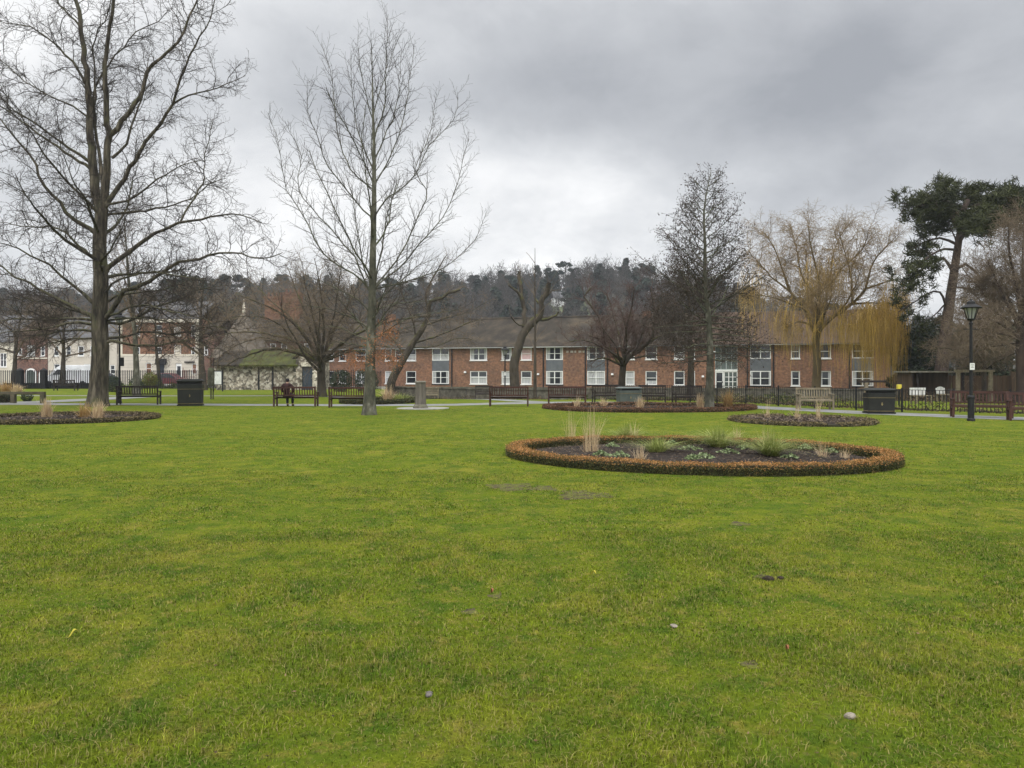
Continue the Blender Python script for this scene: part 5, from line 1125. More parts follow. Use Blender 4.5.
traced_tree(root, 48, tk, LB, S3(.85,.8,.18,.2,.02), rt, M_bark_moss, M_twig_red, (.25,.2), .4, extra=ex, sides=12)
# 8. alder with cones
def alder(px, Y, tk, LB, label, rad, ncone, S, ex=(), sz=.035, bark=None):
    root = troot(px, Y, label, 'alder_tree'); tips = []
    traced_tree(root, Y, tk, LB, S, rt, bark or M_bark_slim, M_twig_alder, rad, .4, extra=ex, sides=12, flare=1.3, tips=tips, spread=.7)
    C = []
    for t, b in rt.sample(tips, min(ncone, len(tips))):
        for _ in range(rt.randint(2, 4)): C.append(tuple(x+rt.gauss(0, .06) for x in t))
    leaf_cloud('cones', C, nrng.uniform(sz*.6, sz*1.3, len(C)), M_cone, root, .7)
def fan(tk, n, f0, f1, lmax, Y, slope, rg, lmin=.2, r0=.04):
    """a conical set of side limbs along a straight trunk"""
    out = []
    ys = [p[1] for p in tk]; y0, y1 = ys[0], ys[-1]
    for i in range(n):
        f = f0+(f1-f0)*(i+rg.random()*.6)/n; py = y0+(y1-y0)*f; px = np.interp(py, ys[::-1], [p[0] for p in tk][::-1]); k = 1-(f-f0)/(1.001-f0); L = lmax*(lmin+(1-lmin)*min(1, k*1.15))*rg.uniform(.75, 1.1); s = 1 if i % 2 else -1
        sl = slope*rg.uniform(.7, 1.3); a = rg.uniform(.35, 1); pts = [(px, py)]
        for t in (.33, .66, 1): pts.append((px+s*L*a*t, py-L*sl*t*(.75+.35*t)))
        d = L*math.sqrt(max(0, 1-a*a))/F*Y*rg.choice((-1, 1)); out.append((pts, r0*(.35+.65*k), .012, d))
    return out
tk = [(709,410),(710,375),(710,346),(708,312),(705,279),(705,245),(704,211),(708,186),(711,171)]
Sa = [dict(sp=.15,len=(.5,1.4),ang=.75,n=5,wig=.2,trop=.01,r=.0105,st=.15,tap=.4,tl=.25,sd=4), dict(sp=.14,len=(.2,.55),ang=.75,n=3,wig=.22,r=.008,r1=.006,st=.1,tap=.3,tl=.8)]
fa = fan(tk, 44, .36, .97, 64, 32, .55, rt, .16)+fan(tk, 16, .20, .40, 62, 32, -.05, rt, .6, .04)
alder(708, 32, tk, fa, 'tall conical tree dotted with dark cones behind the long russet hedge', (.20,.012), 5200, Sa, sz=.033)
tk = [(690,399),(691,370),(690,340),(689,305),(688,275),(687,258)]
alder(690, 44, tk, fan(tk, 26, .30, .97, 52, 44, .45, rt, .3), 'dense brown cone-bearing tree just left of the tall conical one', (.26,.02), 5000, S3(.75,.75,.2), sz=.045, bark=M_bark_moss)
# 10. willow
root = troot(815, 58, 'golden weeping willow with hanging yellow withies', 'willow_tree')
tk = [(815,395),(817,372),(817,355),(816,341),(819,328)]
LB = [([(817,336),(813,328),(805,309),(790,291),(782,268),(774,247),(764,232)],.19,.02,1.4),([(819,328),(819,300),(819,278),(811,247),(808,222)],.16,.018,-1.2),([(818,330),(829,320),(852,304),(865,289),(873,263),(886,247),(896,236)],.2,.02,-.8),([(852,304),(851,278),(845,252),(839,232)],.09,.018,None,2),([(819,328),(824,306),(829,286),(834,252),(845,227)],.12,.018,2.4),
 ([(790,291),(775,280),(758,262),(748,250)],.09,.02,None,0),([(806,310),(790,303),(766,296),(748,296)],.1,.02,-2),([(865,289),(880,284),(894,280),(905,286)],.09,.02,None,2),([(819,300),(802,276),(796,246),(790,226)],.1,.02,3,1),([(852,304),(872,303),(890,304),(900,312)],.1,.02,1.5,2),([(829,290),(840,270),(862,250),(868,230)],.09,.02,-2.6,4),([(812,325),(798,322),(784,330)],.1,.03,-2.5)]
Sw = [dict(sp=.20,len=(1.2,2.8),ang=.65,n=7,wig=.22,trop=.03,r=.016,st=.25,tap=.3,tl=.2,sd=4,up=.15), dict(sp=.145,len=(.5,1.6),ang=.7,n=5,wig=.26,trop=-.03,r=.012,st=.1,tap=.3,tl=.4), dict(sp=.18,len=(.3,.8),ang=.7,n=4,wig=.26,trop=-.16,r=.0095,r1=.007,st=.1,tl=1)]
ex = [(.9,R(85),.7,6,.14),(.9,R(-90),.65,6,.14),(.9,R(110),1.0,7,.14),(.9,R(-60),.9,6.5,.13),(.9,R(-125),.6,5.5,.12)]
traced_tree(root, 58, tk, LB, Sw, rt, M_willow_bark, M_willow_up, (.36,.27), .45, extra=ex, sides=12, flare=1.2)
wd = Wood(); ox, oy, oz = root.location
def withies(px0, px1, py0, py1, pe0, pe1, dep, n):
    for _ in range(n):
        a = rt.uniform(px0, px1); b = rt.uniform(py0, py1); e = rt.uniform(*dep); end = pe0+(pe1-pe0)*rt.random()**1.5*(.75+.25*math.sin(a*.55)*math.sin(a*.21+1)); p = W(a, b, 58+e); L = (end-b)/F*58
        if L < .4: continue
        k = 7; d = nrm((rt.gauss(0,.8), rt.gauss(0,.8), .35)); pts = []; x, y, z = p[0]-ox, p[1]-oy, p[2]-oz; sw = rt.uniform(.25,.9); ph = rt.uniform(0, 6.3)
        for j in range(k+1):
            t = j/k; o = sw*(1-math.exp(-t*4)); pts.append((x+d[0]*o+.10*math.sin(t*5+ph), y+d[1]*o+.08*math.cos(t*4+ph), z+.25*math.sin(min(1,t*3)*math.pi)*sw-L*t))
        wd.add(pts, [.011-.006*j/k for j in range(k+1)], 3)
withies(862,902,300,322,345,404,(-2.6,2.6),760); withies(836,872,300,330,330,392,(-4,4),420); withies(742,800,292,325,325,372,(-3.5,3.5),80); withies(780,836,300,332,335,376,(-4.5,4),200); withies(880,908,278,305,310,368,(-2,2),300); withies(800,850,255,300,285,330,(-3,3),260); withies(740,765,262,300,300,345,(-2,2),130)
wd.build('withies', M_willow, root)
# 11. leaning pine
root = troot(943, 52, 'tall leaning dark pine with layered needle clumps', 'pine_tree')
tk = [(939,400),(941,375),(944,347),(949,307),(955,266),(960,232),(963,212),(968,200)]
LB = [([(953,272),(943,258),(930,263),(914,276),(899,288)],.13,.03,1.2),([(960,232),(950,216),(936,207),(918,206),(902,204)],.14,.03,-.8),([(948,310),(940,292),(927,294),(911,304),(898,312)],.10,.025,-1.5),([(954,270),(966,264),(980,276),(999,291),(1012,300)],.12,.025,-1),([(960,240),(972,220),(983,209),(999,203),(1022,198)],.16,.04,.8),([(963,218),(970,209),(984,204),(996,200)],.12,.03,-1.2),([(962,218),(950,208),(935,202),(925,202)],.1,.03,2.5),([(965,214),(956,206),(946,201),(936,202)],.1,.03,-1.2),([(966,212),(964,204),(968,198),(976,195)],.1,.03,1.8),([(965,216),(974,206),(980,204),(990,208)],.1,.03,-.8),
 ([(958,245),(940,238),(920,244),(906,254)],.11,.03,2),([(957,250),(940,250),(922,262),(908,276)],.1,.03,-2.5),([(961,228),(980,220),(1000,216),(1024,222)],.12,.03,2),([(962,228),(985,215),(1010,212),(1040,212)],.12,.03,-1.4),([(965,214),(985,208),(1010,204),(1045,200)],.12,.03,1.2),([(952,285),(968,290),(985,305),(992,318)],.07,.02,1.5),([(950,300),(938,312),(926,322),(918,330)],.07,.02,1.2)]
pt = []
Spn = [dict(sp=.26,len=(.6,1.8),ang=.85,n=5,wig=.18,trop=.02,r=.018,st=.3,tap=.3,tl=.3,sd=4,up=-.05), dict(sp=.24,len=(.3,.75),ang=.8,n=3,wig=.2,trop=.04,r=.012,st=.2,tap=.2,tl=1,up=.05)]
traced_tree(root, 52, tk, LB, Spn, rt, M_pine_bark, M_pine_bark, (.52,.16), .45, extra=[(.9,R(80),.2,4.5,.12),(.88,R(-90),-.15,4.5,.12),(.93,R(100),.05,4,.1),(.92,R(-60),-.25,4,.1),(.8,R(-110),.2,4.5,.1),(.78,R(70),.2,4.5,.1)], sides=14, flare=1.25, tips=pt)
def needle_puffs(name, centres, m, root, per=30, r=.46, w=.034):
    C = np.repeat(np.asarray(centres, float), per, 0); n = len(C); d = nrng.normal(size=(n,3)); d[:,2] = d[:,2]*.7+.45; d /= np.linalg.norm(d, axis=1, keepdims=True)
    ln = r*nrng.uniform(.55, 1.1, n)[:,None]; s = nrng.normal(size=(n,3)); s -= (s*d).sum(1, keepdims=True)*d; s /= np.linalg.norm(s, axis=1, keepdims=True); b = C+nrng.normal(0, r*.28, (n,3))
    V = np.stack([b-s*w, b+s*w, b+d*ln+s*w*.3, b+d*ln-s*w*.3], 1).reshape(-1, 3); return link(name, np_mesh(name, V, [np.arange(4*n).reshape(n, 4)]), m, root)
cs = []
def keep_tip(t):
    """needles grow on the upper limbs and only thinly low down"""
    px = 512+(t[0]+root.location[0])/(t[1]+52)*F; py = HY-(t[2]+root.location[2]-H)/(t[1]+52)*F
    if px < 904 and py < 280: return rt.random() < .3
    k = 1 if py < 235 else (.42 if px < 940 and py < 292 else .2); return rt.random() < k
for t, b in pt:
    if keep_tip(t): cs += [t]+([tuple((a+c)/2 for a, c in zip(t, b))] if rt.random() < .5 else [])
needle_puffs('needles', cs, M_needles, root)
# 12. brown twiggy trees at the right edge, 13. evergreens behind
root = troot(1022, 40, 'bare brown tree with a dense twiggy crown at the right frame edge')
tk = [(1022,412),(1021,370),(1020,340),(1022,315)]
LB = [([(1021,330),(1008,305),(996,280),(986,258)],.14,.02,.8),([(1022,320),(1016,285),(1010,255),(1008,226)],.15,.02,-.8),([(1022,320),(1030,285),(1036,250),(1040,222)],.15,.02,1.2),([(1021,338),(1002,325),(982,318),(966,322)],.11,.02,-1.4),([(1021,345),(1000,345),(980,350),(962,360)],.09,.016,1),([(1022,325),(1045,300),(1060,270)],.12,.02,-1.2),([(1021,322),(1002,290),(984,280),(970,282)],.1,.018,1.8),([(1022,318),(1024,280),(1022,245),(1026,215)],.12,.02,2),([(1021,350),(1038,340),(1060,335)],.1,.02,1),([(1021,342),(1008,335),(990,334),(974,342)],.08,.016,-2.4)]
traced_tree(root, 40, tk, LB, S3(.95,.62,.2), rt, M_pine_bark, M_twig_grey, (.24,.2), .45, extra=[(.9,R(80),.7,5,.1),(.9,R(-90),.7,5,.1),(.9,R(110),.4,5,.1),(.9,R(-60),.4,5,.1)], sides=12)
root = troot(985, 46, 'low bare twiggy tree behind the tall black lamp post')
tk = [(985,402),(984,380),(985,362)]
LB = [([(985,366),(975,345),(960,330),(950,320)],.08,.016,1),([(985,364),(984,335),(978,310),(974,296)],.08,.016,-1),([(985,364),(996,335),(1006,315)],.08,.016,1.2),([(985,368),(965,355),(945,348),(930,350)],.07,.014,-1.2),([(985,368),(1005,352),(1022,345)],.07,.014,1),([(985,364),(990,330),(988,305)],.07,.014,2),([(985,366),(968,338),(965,312)],.07,.014,-2)]
traced_tree(root, 46, tk, LB, S3(.9,.65,.22), rt, M_bark_moss, M_twig_grey, (.15,.12), .45, extra=[(.9,R(80),.5,4,.07),(.9,R(-90),.5,4,.07)], sides=10)
def evergreen(px, Y, py_top, wpx, label, m=None, n=5000, size=.13, py_bot=392, name='evergreen_tree', trunkh=1.2):
    x = XA(px, Y); z0 = gz(x, Y); root = empty(name, (x, Y, z0), 0, label, 'tree'); ht = H+(HY-py_top)/F*Y-z0; hw = wpx/2/F*Y; C = []
    lob = [(rt.uniform(-.62,.62), rt.uniform(-.62,.62), rt.uniform(.18,.95), rt.uniform(.22,.46)) for _ in range(26)]
    lob = [(a*(1-.55*c), b*(1-.55*c), c, r_) for a, b, c, r_ in lob]
    for _ in range(n):
        a, b, c, r_ = rt.choice(lob); d = nrm((rt.gauss(0,1), rt.gauss(0,1), rt.gauss(0,1))); q = r_*rt.uniform(.55,1.05)
        C.append(((a+d[0]*q)*hw, (b+d[1]*q)*hw, max(.05, ht*(c*.84+.02)+d[2]*q*min(hw, ht*.38))))
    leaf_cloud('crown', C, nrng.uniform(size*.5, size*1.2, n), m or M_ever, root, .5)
    w = Wood(); w.add([(0,0,-.3),(.02,.03,ht*.4),(0,0,ht*.8)], [.16,.11,.04], 8); w.build('trunk', M_bark_moss, root); return root
evergreen(903, 60, 322, 46, 'black green evergreen at the right end of the brick building', n=4200, size=.17)
evergreen(924, 57, 310, 54, 'dark evergreen bush left of the pine trunk', n=4600, size=.16)
evergreen(968, 58, 312, 60, 'dark evergreen right of the pine trunk', n=4600, size=.17)
evergreen(1003, 56, 312, 60, 'dark evergreen behind the low twiggy tree at the right', n=4600, size=.17)
evergreen(1050, 56, 315, 60, 'dark evergreen cut off by the right frame edge', n=3600, size=.18)
# 14-17. thinner trees behind the oak
def plain_tree(px, Y, base_px_h, top_py, spread_px, label, r0, rg, S=None, fork=.35, nl=9, twig=None, bark=None, up=.5, name='tree', group=None):
    x = XA(px, Y); z0 = gz(x, Y); root = empty(name, (x, Y, z0), 0, label, 'tree', group); ht = H+(HY-top_py)/F*Y-z0; hw = spread_px/2/F*Y
    tp = grow((0,0,-.2), (0,0,1), ht*.92, 12, .035, .02, rg); tr = [r0*(1-.93*(j/12)**.8)*(1.3 if j == 0 else 1) for j in range(13)]
    t = Wood(); t.add(tp, tr, 9); t.build('trunk', bark or M_bark_moss, root); c = Wood(); az = rg.uniform(0, 6)
    for i in range(nl):
        f = fork+(.96-fork)*i/nl; k = int(f*12); az += 2.4; L = hw*1.15*(1-.62*(f-fork)/(1-fork))*rg.uniform(.8, 1.15); el = up*rg.uniform(.7,1.3); p = grow(tp[k], (math.cos(az)*math.cos(el), math.sin(az)*math.cos(el), math.sin(el)), L, 7, .11, .04, rg); rr = [tr[k]*.55*(1-.85*j/7) for j in range(8)]
        c.add(p, rr, 5); ramify(c, p, rr, 0, S or S3(.85,1.0), rg)
    c.build('crown', twig or M_twig_grey, root); return root
plain_tree(137, 50, 0, 190, 90, 'slender tall tree behind the large black bin, its trunk pale green grey', .24, rt, fork=.3, nl=16, up=.9, bark=M_bark_slim)
plain_tree(203, 66, 0, 268, 120, 'dark trunked bare tree in front of the tall brick townhouse', .36, rt, fork=.38, nl=13)
plain_tree(62, 73, 0, 300, 110, 'bare street tree in front of the white rendered house', .34, rt, fork=.42, nl=11)
plain_tree(14, 73, 0, 290, 110, 'bare street tree at the left frame edge by the cream house', .3, rt, fork=.35, nl=11)
plain_tree(160, 74, 0, 290, 100, 'bare street tree between the townhouses', .24, rt, fork=.4, nl=11)
root = troot(211, 44, 'young tree with a slim stake and a grey green guard beside the notice board', 'young_tree')
MB().lathe(0, 0, [(.045,-.1),(.035,1.2),(.03,2.6)], 8).build('stem', M_bark_moss, root); MB().lathe(0, 0, [(.16,.75),(.2,.9),(.2,1.7),(.14,1.85)], 10).build('guard', M_bark_slim, root); MB().box(.1,.15,-.025,.025,-.1,2.4).build('stake', M_bench_dark, root)
c = Wood()
for k in range(10): p = grow((0,0,1.9+k*.07), nrm((rt.gauss(0,.5), rt.gauss(0,.5), 1)), rt.uniform(.7,1.3), 5, .12, .02, rt); rr = [.012-.0016*j for j in range(6)]; c.add(p, rr, 4); ramify(c, p, rr, 0, [dict(sp=.2,len=(.2,.5),ang=.7,n=3,wig=.15,r=.006,st=.2)], rt)
c.build('crown', M_twig_grey, root)
for a in ((28,116,262,120,'bare tree rising behind the cream house at the left',.35),(78,118,272,110,'bare tree behind the white rendered house roof',.35),(228,112,262,120,'bare tree behind the pyramid roofed house',.36),(262,120,258,110,'bare tree behind the left massive chimney',.36),(310,114,256,130,'bare tree behind the right massive chimney',.38),(352,118,262,120,'bare tree rising behind the slim tree trunk',.36),(130,120,268,110,'bare tree left of the dark round evergreen',.36)):
    plain_tree(a[0], a[1], 0, a[2], a[3], a[4], a[5], rt, S=[dict(sp=.8,len=(1.6,3.6),ang=.75,n=5,wig=.2,trop=.03,r=.03,st=.15,tap=.35,tl=.2,sd=3), dict(sp=.55,len=(.8,1.8),ang=.75,n=3,wig=.2,r=.022,r1=.014,st=.1,tl=1)], nl=16, fork=.3)
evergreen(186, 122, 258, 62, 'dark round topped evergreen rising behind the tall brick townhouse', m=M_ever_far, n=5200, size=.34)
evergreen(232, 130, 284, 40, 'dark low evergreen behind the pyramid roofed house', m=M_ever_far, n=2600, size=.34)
for a in ((900,95,285,70,'faint bare tree in the gap between willow and pine',.3),(760,100,296,90,'bare tree behind the right end of the tiled roof',.32),(1010,70,250,120,'bare tree behind the evergreens at the right edge',.32)):
    plain_tree(a[0], a[1], 0, a[2], a[3], a[4], a[5], rt, S=[dict(sp=.7,len=(1.2,2.8),ang=.7,n=5,wig=.2,trop=.03,r=.02,st=.15,tap=.35,tl=.2,sd=3), dict(sp=.5,len=(.6,1.5),ang=.75,n=3,wig=.2,r=.015,r1=.01,st=.1,tl=1)], nl=14, fork=.25)

# ------------------------------------------------------------------ wooded hill
def hz(x, y):
    ridge = 30*smooth(150, 285, y)*(1-.72*smooth(35, 150, x))*(.86+.14*math.sin(x*.017+1)+.05*math.sin(x*.05)); return -.9+ridge+1.2*math.sin(x*.03+y*.02)*smooth(150, 230, y)
M_hill = mat('woodland floor', [(.3,(.028,.027,.018)),(.7,(.07,.06,.04))], .05, detail=9, rough=1)
tag(sheet('hill', np.linspace(-515, 515, 90), np.linspace(140, 450, 40), hz, M_hill), kind='structure')
def proto_bare(seed, ht, wide):
    rg = random.Random(seed); w = Wood(); tp = grow((0,0,-.5), (0,0,1), ht, 10, .05, .03, rg); tr = [.26*(1-.9*j/10) for j in range(11)]; w.add(tp, tr, 5); az = 0
    for i in range(15):
        k = 3+int(6.8*i/15); az += 2.4; L = wide*(1-.5*i/15)*rg.uniform(.8,1.2); el = .7*rg.uniform(.7,1.4); p = grow(tp[k], (math.cos(az)*math.cos(el), math.sin(az)*math.cos(el), math.sin(el)), L, 5, .13, .05, rg); rr = [.10*(1-.7*j/5) for j in range(6)]; w.add(p, rr, 4)
        ramify(w, p, rr, 0, [dict(sp=.75,len=(1,2.6),ang=.7,n=4,wig=.2,trop=.04,r=.05,r1=.036,st=.15,tap=.3,tl=.4,sd=3), dict(sp=.45,len=(.6,1.5),ang=.7,n=2,wig=.2,r=.04,r1=.03,st=.1,tl=1)], rg)
    return w
def proto_leaves(seed, ht, kind):
    """centres of the foliage clumps of an evergreen or a flat-topped pine"""
    rg = random.Random(seed); C = []
    for _ in range(11 if kind == 'pine' else 60):
        f = rg.uniform(.66, 1) if kind == 'pine' else rg.uniform(.12, 1); r = (3.0 if kind == 'pine' else 3.9*(1.1-f))*math.sqrt(rg.uniform(.05, 1)); a = rg.uniform(0, 6.28); cx, cy, cz = r*math.cos(a), r*math.sin(a), f*ht; rad = rg.uniform(.9, 1.6) if kind == 'pine' else rg.uniform(.45, 1.05)
        for _ in range(95 if kind == 'pine' else 34): d = nrm((rg.gauss(0,1), rg.gauss(0,1), rg.gauss(0,1))); q = rad*rg.uniform(.6, 1.05); C.append((cx+d[0]*q, cy+d[1]*q, cz+d[2]*q*(.4 if kind == 'pine' else .8)))
    return C
protoc = bpy.data.collections.new('wood_kinds')
def stash(o): COL.objects.unlink(o); protoc.objects.link(o); return o
def skyline_tree(kind, seed):
    root = empty('hill_tree', (0,0,0))
    if kind == 'bare': proto_bare(seed, 14, 5).build('crown', M_far_bark, root)
    else:
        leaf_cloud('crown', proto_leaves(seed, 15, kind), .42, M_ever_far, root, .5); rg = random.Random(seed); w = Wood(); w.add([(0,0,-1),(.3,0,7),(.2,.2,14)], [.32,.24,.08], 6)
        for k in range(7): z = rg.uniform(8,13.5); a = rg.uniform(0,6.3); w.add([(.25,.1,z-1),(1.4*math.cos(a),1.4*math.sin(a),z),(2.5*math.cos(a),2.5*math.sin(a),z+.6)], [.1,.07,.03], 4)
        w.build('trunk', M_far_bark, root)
    return root
sk = {'bare': [skyline_tree('bare', 3), skyline_tree('bare', 8)], 'pine': [skyline_tree('pine', 4), skyline_tree('pine', 9), skyline_tree('pine', 14)], 'ever': [skyline_tree('ever', 5)]}
LBL = {'bare': 'bare tree on the skyline of the wooded hill', 'pine': 'flat topped dark pine on the skyline of the wooded hill', 'ever': 'bushy dark evergreen on the skyline of the wooded hill'}
fresh = {id(o) for v in sk.values() for o in v}
for px, top, kind in [(486,262,'bare'),(495,263,'bare'),(507,259,'bare'),(519,257,'bare'),(532,264,'bare'),(543,262,'bare'),(550,268,'pine'),(565,262,'pine'),(574,268,'pine'),(583,264,'bare'),(592,265,'bare'),(606,270,'pine'),(620,267,'pine'),(634,268,'pine'),(642,268,'bare'),(650,268,'pine'),(662,268,'bare'),(676,268,'bare'),(448,262,'bare'),(460,264,'bare'),(472,270,'bare'),(436,262,'bare'),(420,266,'bare'),(402,262,'bare'),(388,266,'bare'),(345,262,'bare'),(330,260,'bare'),(300,262,'bare'),(280,264,'bare'),(700,270,'bare'),(725,276,'pine'),(750,284,'bare')]:
    src = rt.choice(sk[kind]); 
    if id(src) in fresh: o = src; fresh.discard(id(src))
    else: o = copy_tree(src)
    Yk = rt.uniform(262, 285); x = XA(px, Yk); z = hz(x, Yk); s = max(.55, (H+(HY-top)/F*Yk-z)/15.2); o.location = (x, Yk, z); o.rotation_euler = (0, 0, rt.uniform(0, 6.28)); o.scale = (s*1.02, s*1.02, s)
    tag(o, LBL[kind], 'tree', kind+' trees along the hill skyline')
for v in sk.values():
    for o in v:
        if id(o) in fresh:
            for ch in list(o.children): bpy.data.objects.remove(ch)
            bpy.data.objects.remove(o)
kinds = []
for i, (k, sd) in enumerate((('bare',31),('bare',32),('bare',33),('pine',34),('ever',35),('ever',36))):
    o = proto_bare(sd, 13, 4.6).build('wood_kind', M_far_bark) if k == 'bare' else leaf_cloud('wood_kind', proto_leaves(sd, 13, k), .5, M_ever_far, None, .55)
    o.name = 'wood_kind_%d' % i; stash(o)
pts = []; sc = []; rot = []; ix = []
for _ in range(3600):
    y = rt.uniform(150, 400); x = rt.uniform(-.85, .6)*y
    if 12 < x < 25 and 226 < y < 262: continue
    if rt.random() < .25 and y < 190: continue
    pts.append((x, y, hz(x, y))); sc.append(rt.uniform(.66,1.04)); rot.append((0, 0, rt.uniform(0, 6.28))); ix.append(rt.choices(range(6), (6,6,6,1.2,1.3,1.3))[0])
me = bpy.data.meshes.new('hill_wood'); me.from_pydata(pts, [], [])
for nm, ty, key, val in (('sc','FLOAT','value',sc),('rot','FLOAT_VECTOR','vector',[c for r_ in rot for c in r_]),('ix','INT','value',ix)): a = me.attributes.new(nm, ty, 'POINT'); a.data.foreach_set(key, val)
wo = bpy.data.objects.new('hill_wood', me); COL.objects.link(wo); tag(wo, kind='stuff')
ng = bpy.data.node_groups.new('scatter', 'GeometryNodeTree'); ng.interface.new_socket('Geometry', in_out='INPUT', socket_type='NodeSocketGeometry'); ng.interface.new_socket('Geometry', in_out='OUTPUT', socket_type='NodeSocketGeometry')
gi = ng.nodes.new('NodeGroupInput'); go = ng.nodes.new('NodeGroupOutput'); ci = ng.nodes.new('GeometryNodeCollectionInfo'); ci.inputs['Collection'].default_value = protoc; ci.inputs['Separate Children'].default_value = True; ci.inputs['Reset Children'].default_value = True
ip = ng.nodes.new('GeometryNodeInstanceOnPoints'); ip.inputs['Pick Instance'].default_value = True
def attr(nm, ty): n = ng.nodes.new('GeometryNodeInputNamedAttribute'); n.data_type = ty; n.inputs[0].default_value = nm; return n.outputs[0]
er = ng.nodes.new('FunctionNodeEulerToRotation'); ng.links.new(attr('rot','FLOAT_VECTOR'), er.inputs[0])
ng.links.new(gi.outputs[0], ip.inputs['Points']); ng.links.new(ci.outputs[0], ip.inputs['Instance']); ng.links.new(attr('ix','INT'), ip.inputs['Instance Index']); ng.links.new(er.outputs[0], ip.inputs['Rotation']); ng.links.new(attr('sc','FLOAT'), ip.inputs['Scale']); ng.links.new(ip.outputs[0], go.inputs[0])
md = wo.modifiers.new('scatter', 'NODES'); md.node_group = ng
# clearing with a small white house
Yc = 240; xc = XA(566, Yc); M_mead = mat('hill meadow', [(.3,(.075,.10,.04)),(.7,(.12,.14,.06))], .2, rough=1)
V = [(xc+dx, Yc+dy, hz(xc+dx, Yc+dy)+.25) for dx in np.linspace(-5,7,7) for dy in np.linspace(-12,14,7)]; tag(link('meadow', np_mesh('meadow', V, [np.array([[i*7+j, i*7+j+1, i*7+j+8, i*7+j+7] for i in range(6) for j in range(6)])]), M_mead), kind='structure')
x = XA(560, 246); g = empty('hill_house', (x, 246, hz(x, 246)), .2, 'tiny white house by the meadow on the wooded hill', 'house'); MB().box(-2, 2, 0, 4, -.5, 3.2).build('wall', M_white, g); gable_roof(g, -2.2, 2.2, 3.22, 5.2, 4, M_slate)
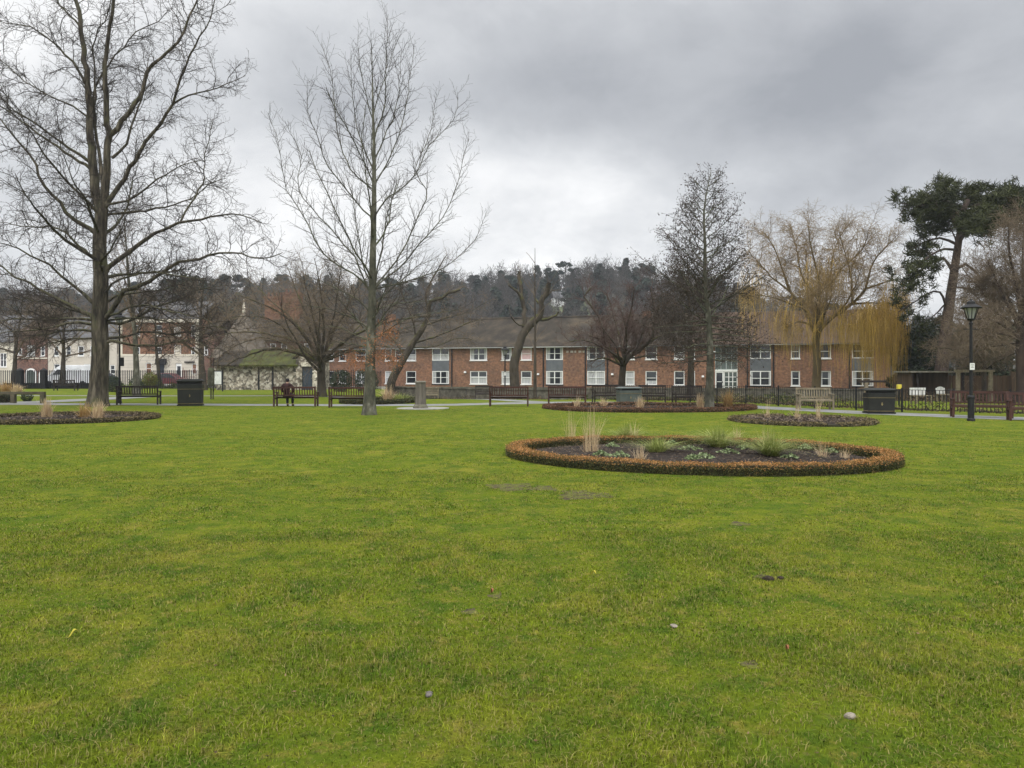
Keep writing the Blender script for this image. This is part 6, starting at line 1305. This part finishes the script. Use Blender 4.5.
# ------------------------------------------------------------------ sky, sun, camera
def make_world(sun_el=58, sun_az=205):
    w = bpy.data.worlds.new('World'); scene.world = w; w.use_nodes = True; nt = w.node_tree; N = nt.nodes; L = nt.links; bg = N['Background']
    sky = N.new('ShaderNodeTexSky'); sky.sky_type = 'NISHITA'; sky.sun_disc = False; sky.sun_elevation = R(sun_el); sky.sun_rotation = R(sun_az); sky.air_density = 1.2; sky.dust_density = 3
    def mth(op, a, b=None, c=None):
        n = N.new('ShaderNodeMath'); n.operation = op
        for i, x in enumerate((a, b, c)):
            if x is None: continue
            if isinstance(x, (int, float)): n.inputs[i].default_value = x
            else: L.new(x, n.inputs[i])
        return n.outputs[0]
    tc = N.new('ShaderNodeTexCoord'); sp = N.new('ShaderNodeSeparateXYZ'); L.new(tc.outputs['Generated'], sp.inputs[0])
    z = mth('MAXIMUM', sp.outputs['Z'], 0.0); dz = mth('ADD', z, .42)
    cb = N.new('ShaderNodeCombineXYZ'); L.new(mth('DIVIDE', sp.outputs['X'], dz), cb.inputs[0]); L.new(mth('DIVIDE', sp.outputs['Y'], dz), cb.inputs[1]); cb.inputs[2].default_value = 4.3
    def noise(s, d, r, dist=0):
        n = N.new('ShaderNodeTexNoise'); n.inputs['Scale'].default_value = s; n.inputs['Detail'].default_value = d; n.inputs['Roughness'].default_value = r; n.inputs['Distortion'].default_value = dist; L.new(cb.outputs[0], n.inputs['Vector']); return n.outputs[0]
    def gauss(az, el, wa, we):
        """a broad patch of thinner or thicker cloud around a compass direction"""
        a = mth('SUBTRACT', mth('ARCTAN2', sp.outputs['X'], sp.outputs['Y']), R(az)); e = mth('SUBTRACT', mth('ARCSINE', sp.outputs['Z']), R(el))
        q = mth('ADD', mth('POWER', mth('ABSOLUTE', mth('DIVIDE', a, R(wa))), 2), mth('POWER', mth('ABSOLUTE', mth('DIVIDE', e, R(we))), 2)); return mth('EXPONENT', mth('MULTIPLY', q, -1))
    cl = mth('ADD', mth('MULTIPLY', noise(1.3, 7, .52, .15), .66), mth('MULTIPLY', noise(4.5, 8, .6, .2), .34))
    v = mth('MULTIPLY_ADD', mth('SUBTRACT', cl, .5), 1.9, .545)
    for (az, el, wa, we, k) in SKY_PATCHES: v = mth('MULTIPLY_ADD', gauss(az, el, wa, we), k, v)
    rp = N.new('ShaderNodeValToRGB'); e = rp.color_ramp.elements; e[0].position = .08; e[0].color = (.36,.375,.405,1); e[1].position = .95; e[1].color = (1.0,1.0,1.0,1)
    x = e.new(.45); x.color = (.55,.565,.59,1); x = e.new(.7); x.color = (.74,.752,.77,1); L.new(v, rp.inputs[0])
    # unseen sky overhead is given added brightness to light the ground
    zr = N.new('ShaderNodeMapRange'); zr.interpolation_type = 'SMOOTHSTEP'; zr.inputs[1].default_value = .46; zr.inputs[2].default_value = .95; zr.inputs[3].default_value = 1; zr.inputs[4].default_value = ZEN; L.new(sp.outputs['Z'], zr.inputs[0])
    vm = N.new('ShaderNodeVectorMath'); vm.operation = 'SCALE'; L.new(rp.outputs[0], vm.inputs[0]); br = N.new('ShaderNodeMapRange'); br.interpolation_type = 'SMOOTHSTEP'; br.inputs[1].default_value = .15; br.inputs[2].default_value = -.7; br.inputs[3].default_value = 1; br.inputs[4].default_value = BACK; L.new(sp.outputs['Y'], br.inputs[0])  # unseen sky behind the camera brightened too, to light surfaces facing it
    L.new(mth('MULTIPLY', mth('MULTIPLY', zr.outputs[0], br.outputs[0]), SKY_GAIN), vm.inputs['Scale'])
    mx = N.new('ShaderNodeMix'); mx.data_type = 'RGBA'; mx.inputs[0].default_value = .94; L.new(sky.outputs[0], mx.inputs[6]); L.new(vm.outputs[0], mx.inputs[7])
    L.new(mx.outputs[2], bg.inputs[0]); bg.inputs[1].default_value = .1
    sl = bpy.data.lights.new('sun', 'SUN'); sl.energy = 1.5; sl.angle = R(30); sl.color = (1,.965,.92); so = bpy.data.objects.new('sun', sl); COL.objects.link(so)
    so.rotation_euler = (R(90-sun_el), 0, R(180-sun_az)); so.location = (0, 0, 60)
HAZE = .00032
SKY_PATCHES = [(2,11.5,20,5,.25),(-22,9,14,9,.30),(6,20.5,26,4,-.24),(27,19,18,7,-.24),(-34,23,13,6,.36),(22,6,26,5,.32),(-12,18,6,3,-.12)]
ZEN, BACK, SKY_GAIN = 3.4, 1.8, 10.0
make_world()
hb = MB().box(-540, 540, -80, 470, -3, 70).build('haze', None); tag(hb, kind='stuff')
hm = bpy.data.materials.new('haze'); hm.use_nodes = True; hn = hm.node_tree.nodes; hn.remove(hn['Principled BSDF']); pv = hn.new('ShaderNodeVolumePrincipled'); pv.inputs['Color'].default_value = (.86,.91,1,1); pv.inputs['Density'].default_value = HAZE; pv.inputs['Anisotropy'].default_value = 0
hm.node_tree.links.new(pv.outputs[0], hn['Material Output'].inputs['Volume']); hb.data.materials.append(hm)
cam = bpy.data.cameras.new('camera'); cam.sensor_width = 36; cam.lens = 36*F/1024; cam.shift_y = -(384-HY)/1024; cam.clip_end = 4000; cam.clip_start = .05
co = bpy.data.objects.new('camera', cam); COL.objects.link(co); co.location = (0, 0, H); co.rotation_euler = (R(90), 0, 0); scene.camera = co
vs = scene.view_settings; vs.view_transform = 'Standard'; vs.look = 'None'; vs.exposure = .1; vs.gamma = 1; vs.use_curve_mapping = False
scene.render.engine = 'CYCLES'; scene.cycles.max_bounces = 6; scene.cycles.diffuse_bounces = 3; scene.cycles.use_denoising = True
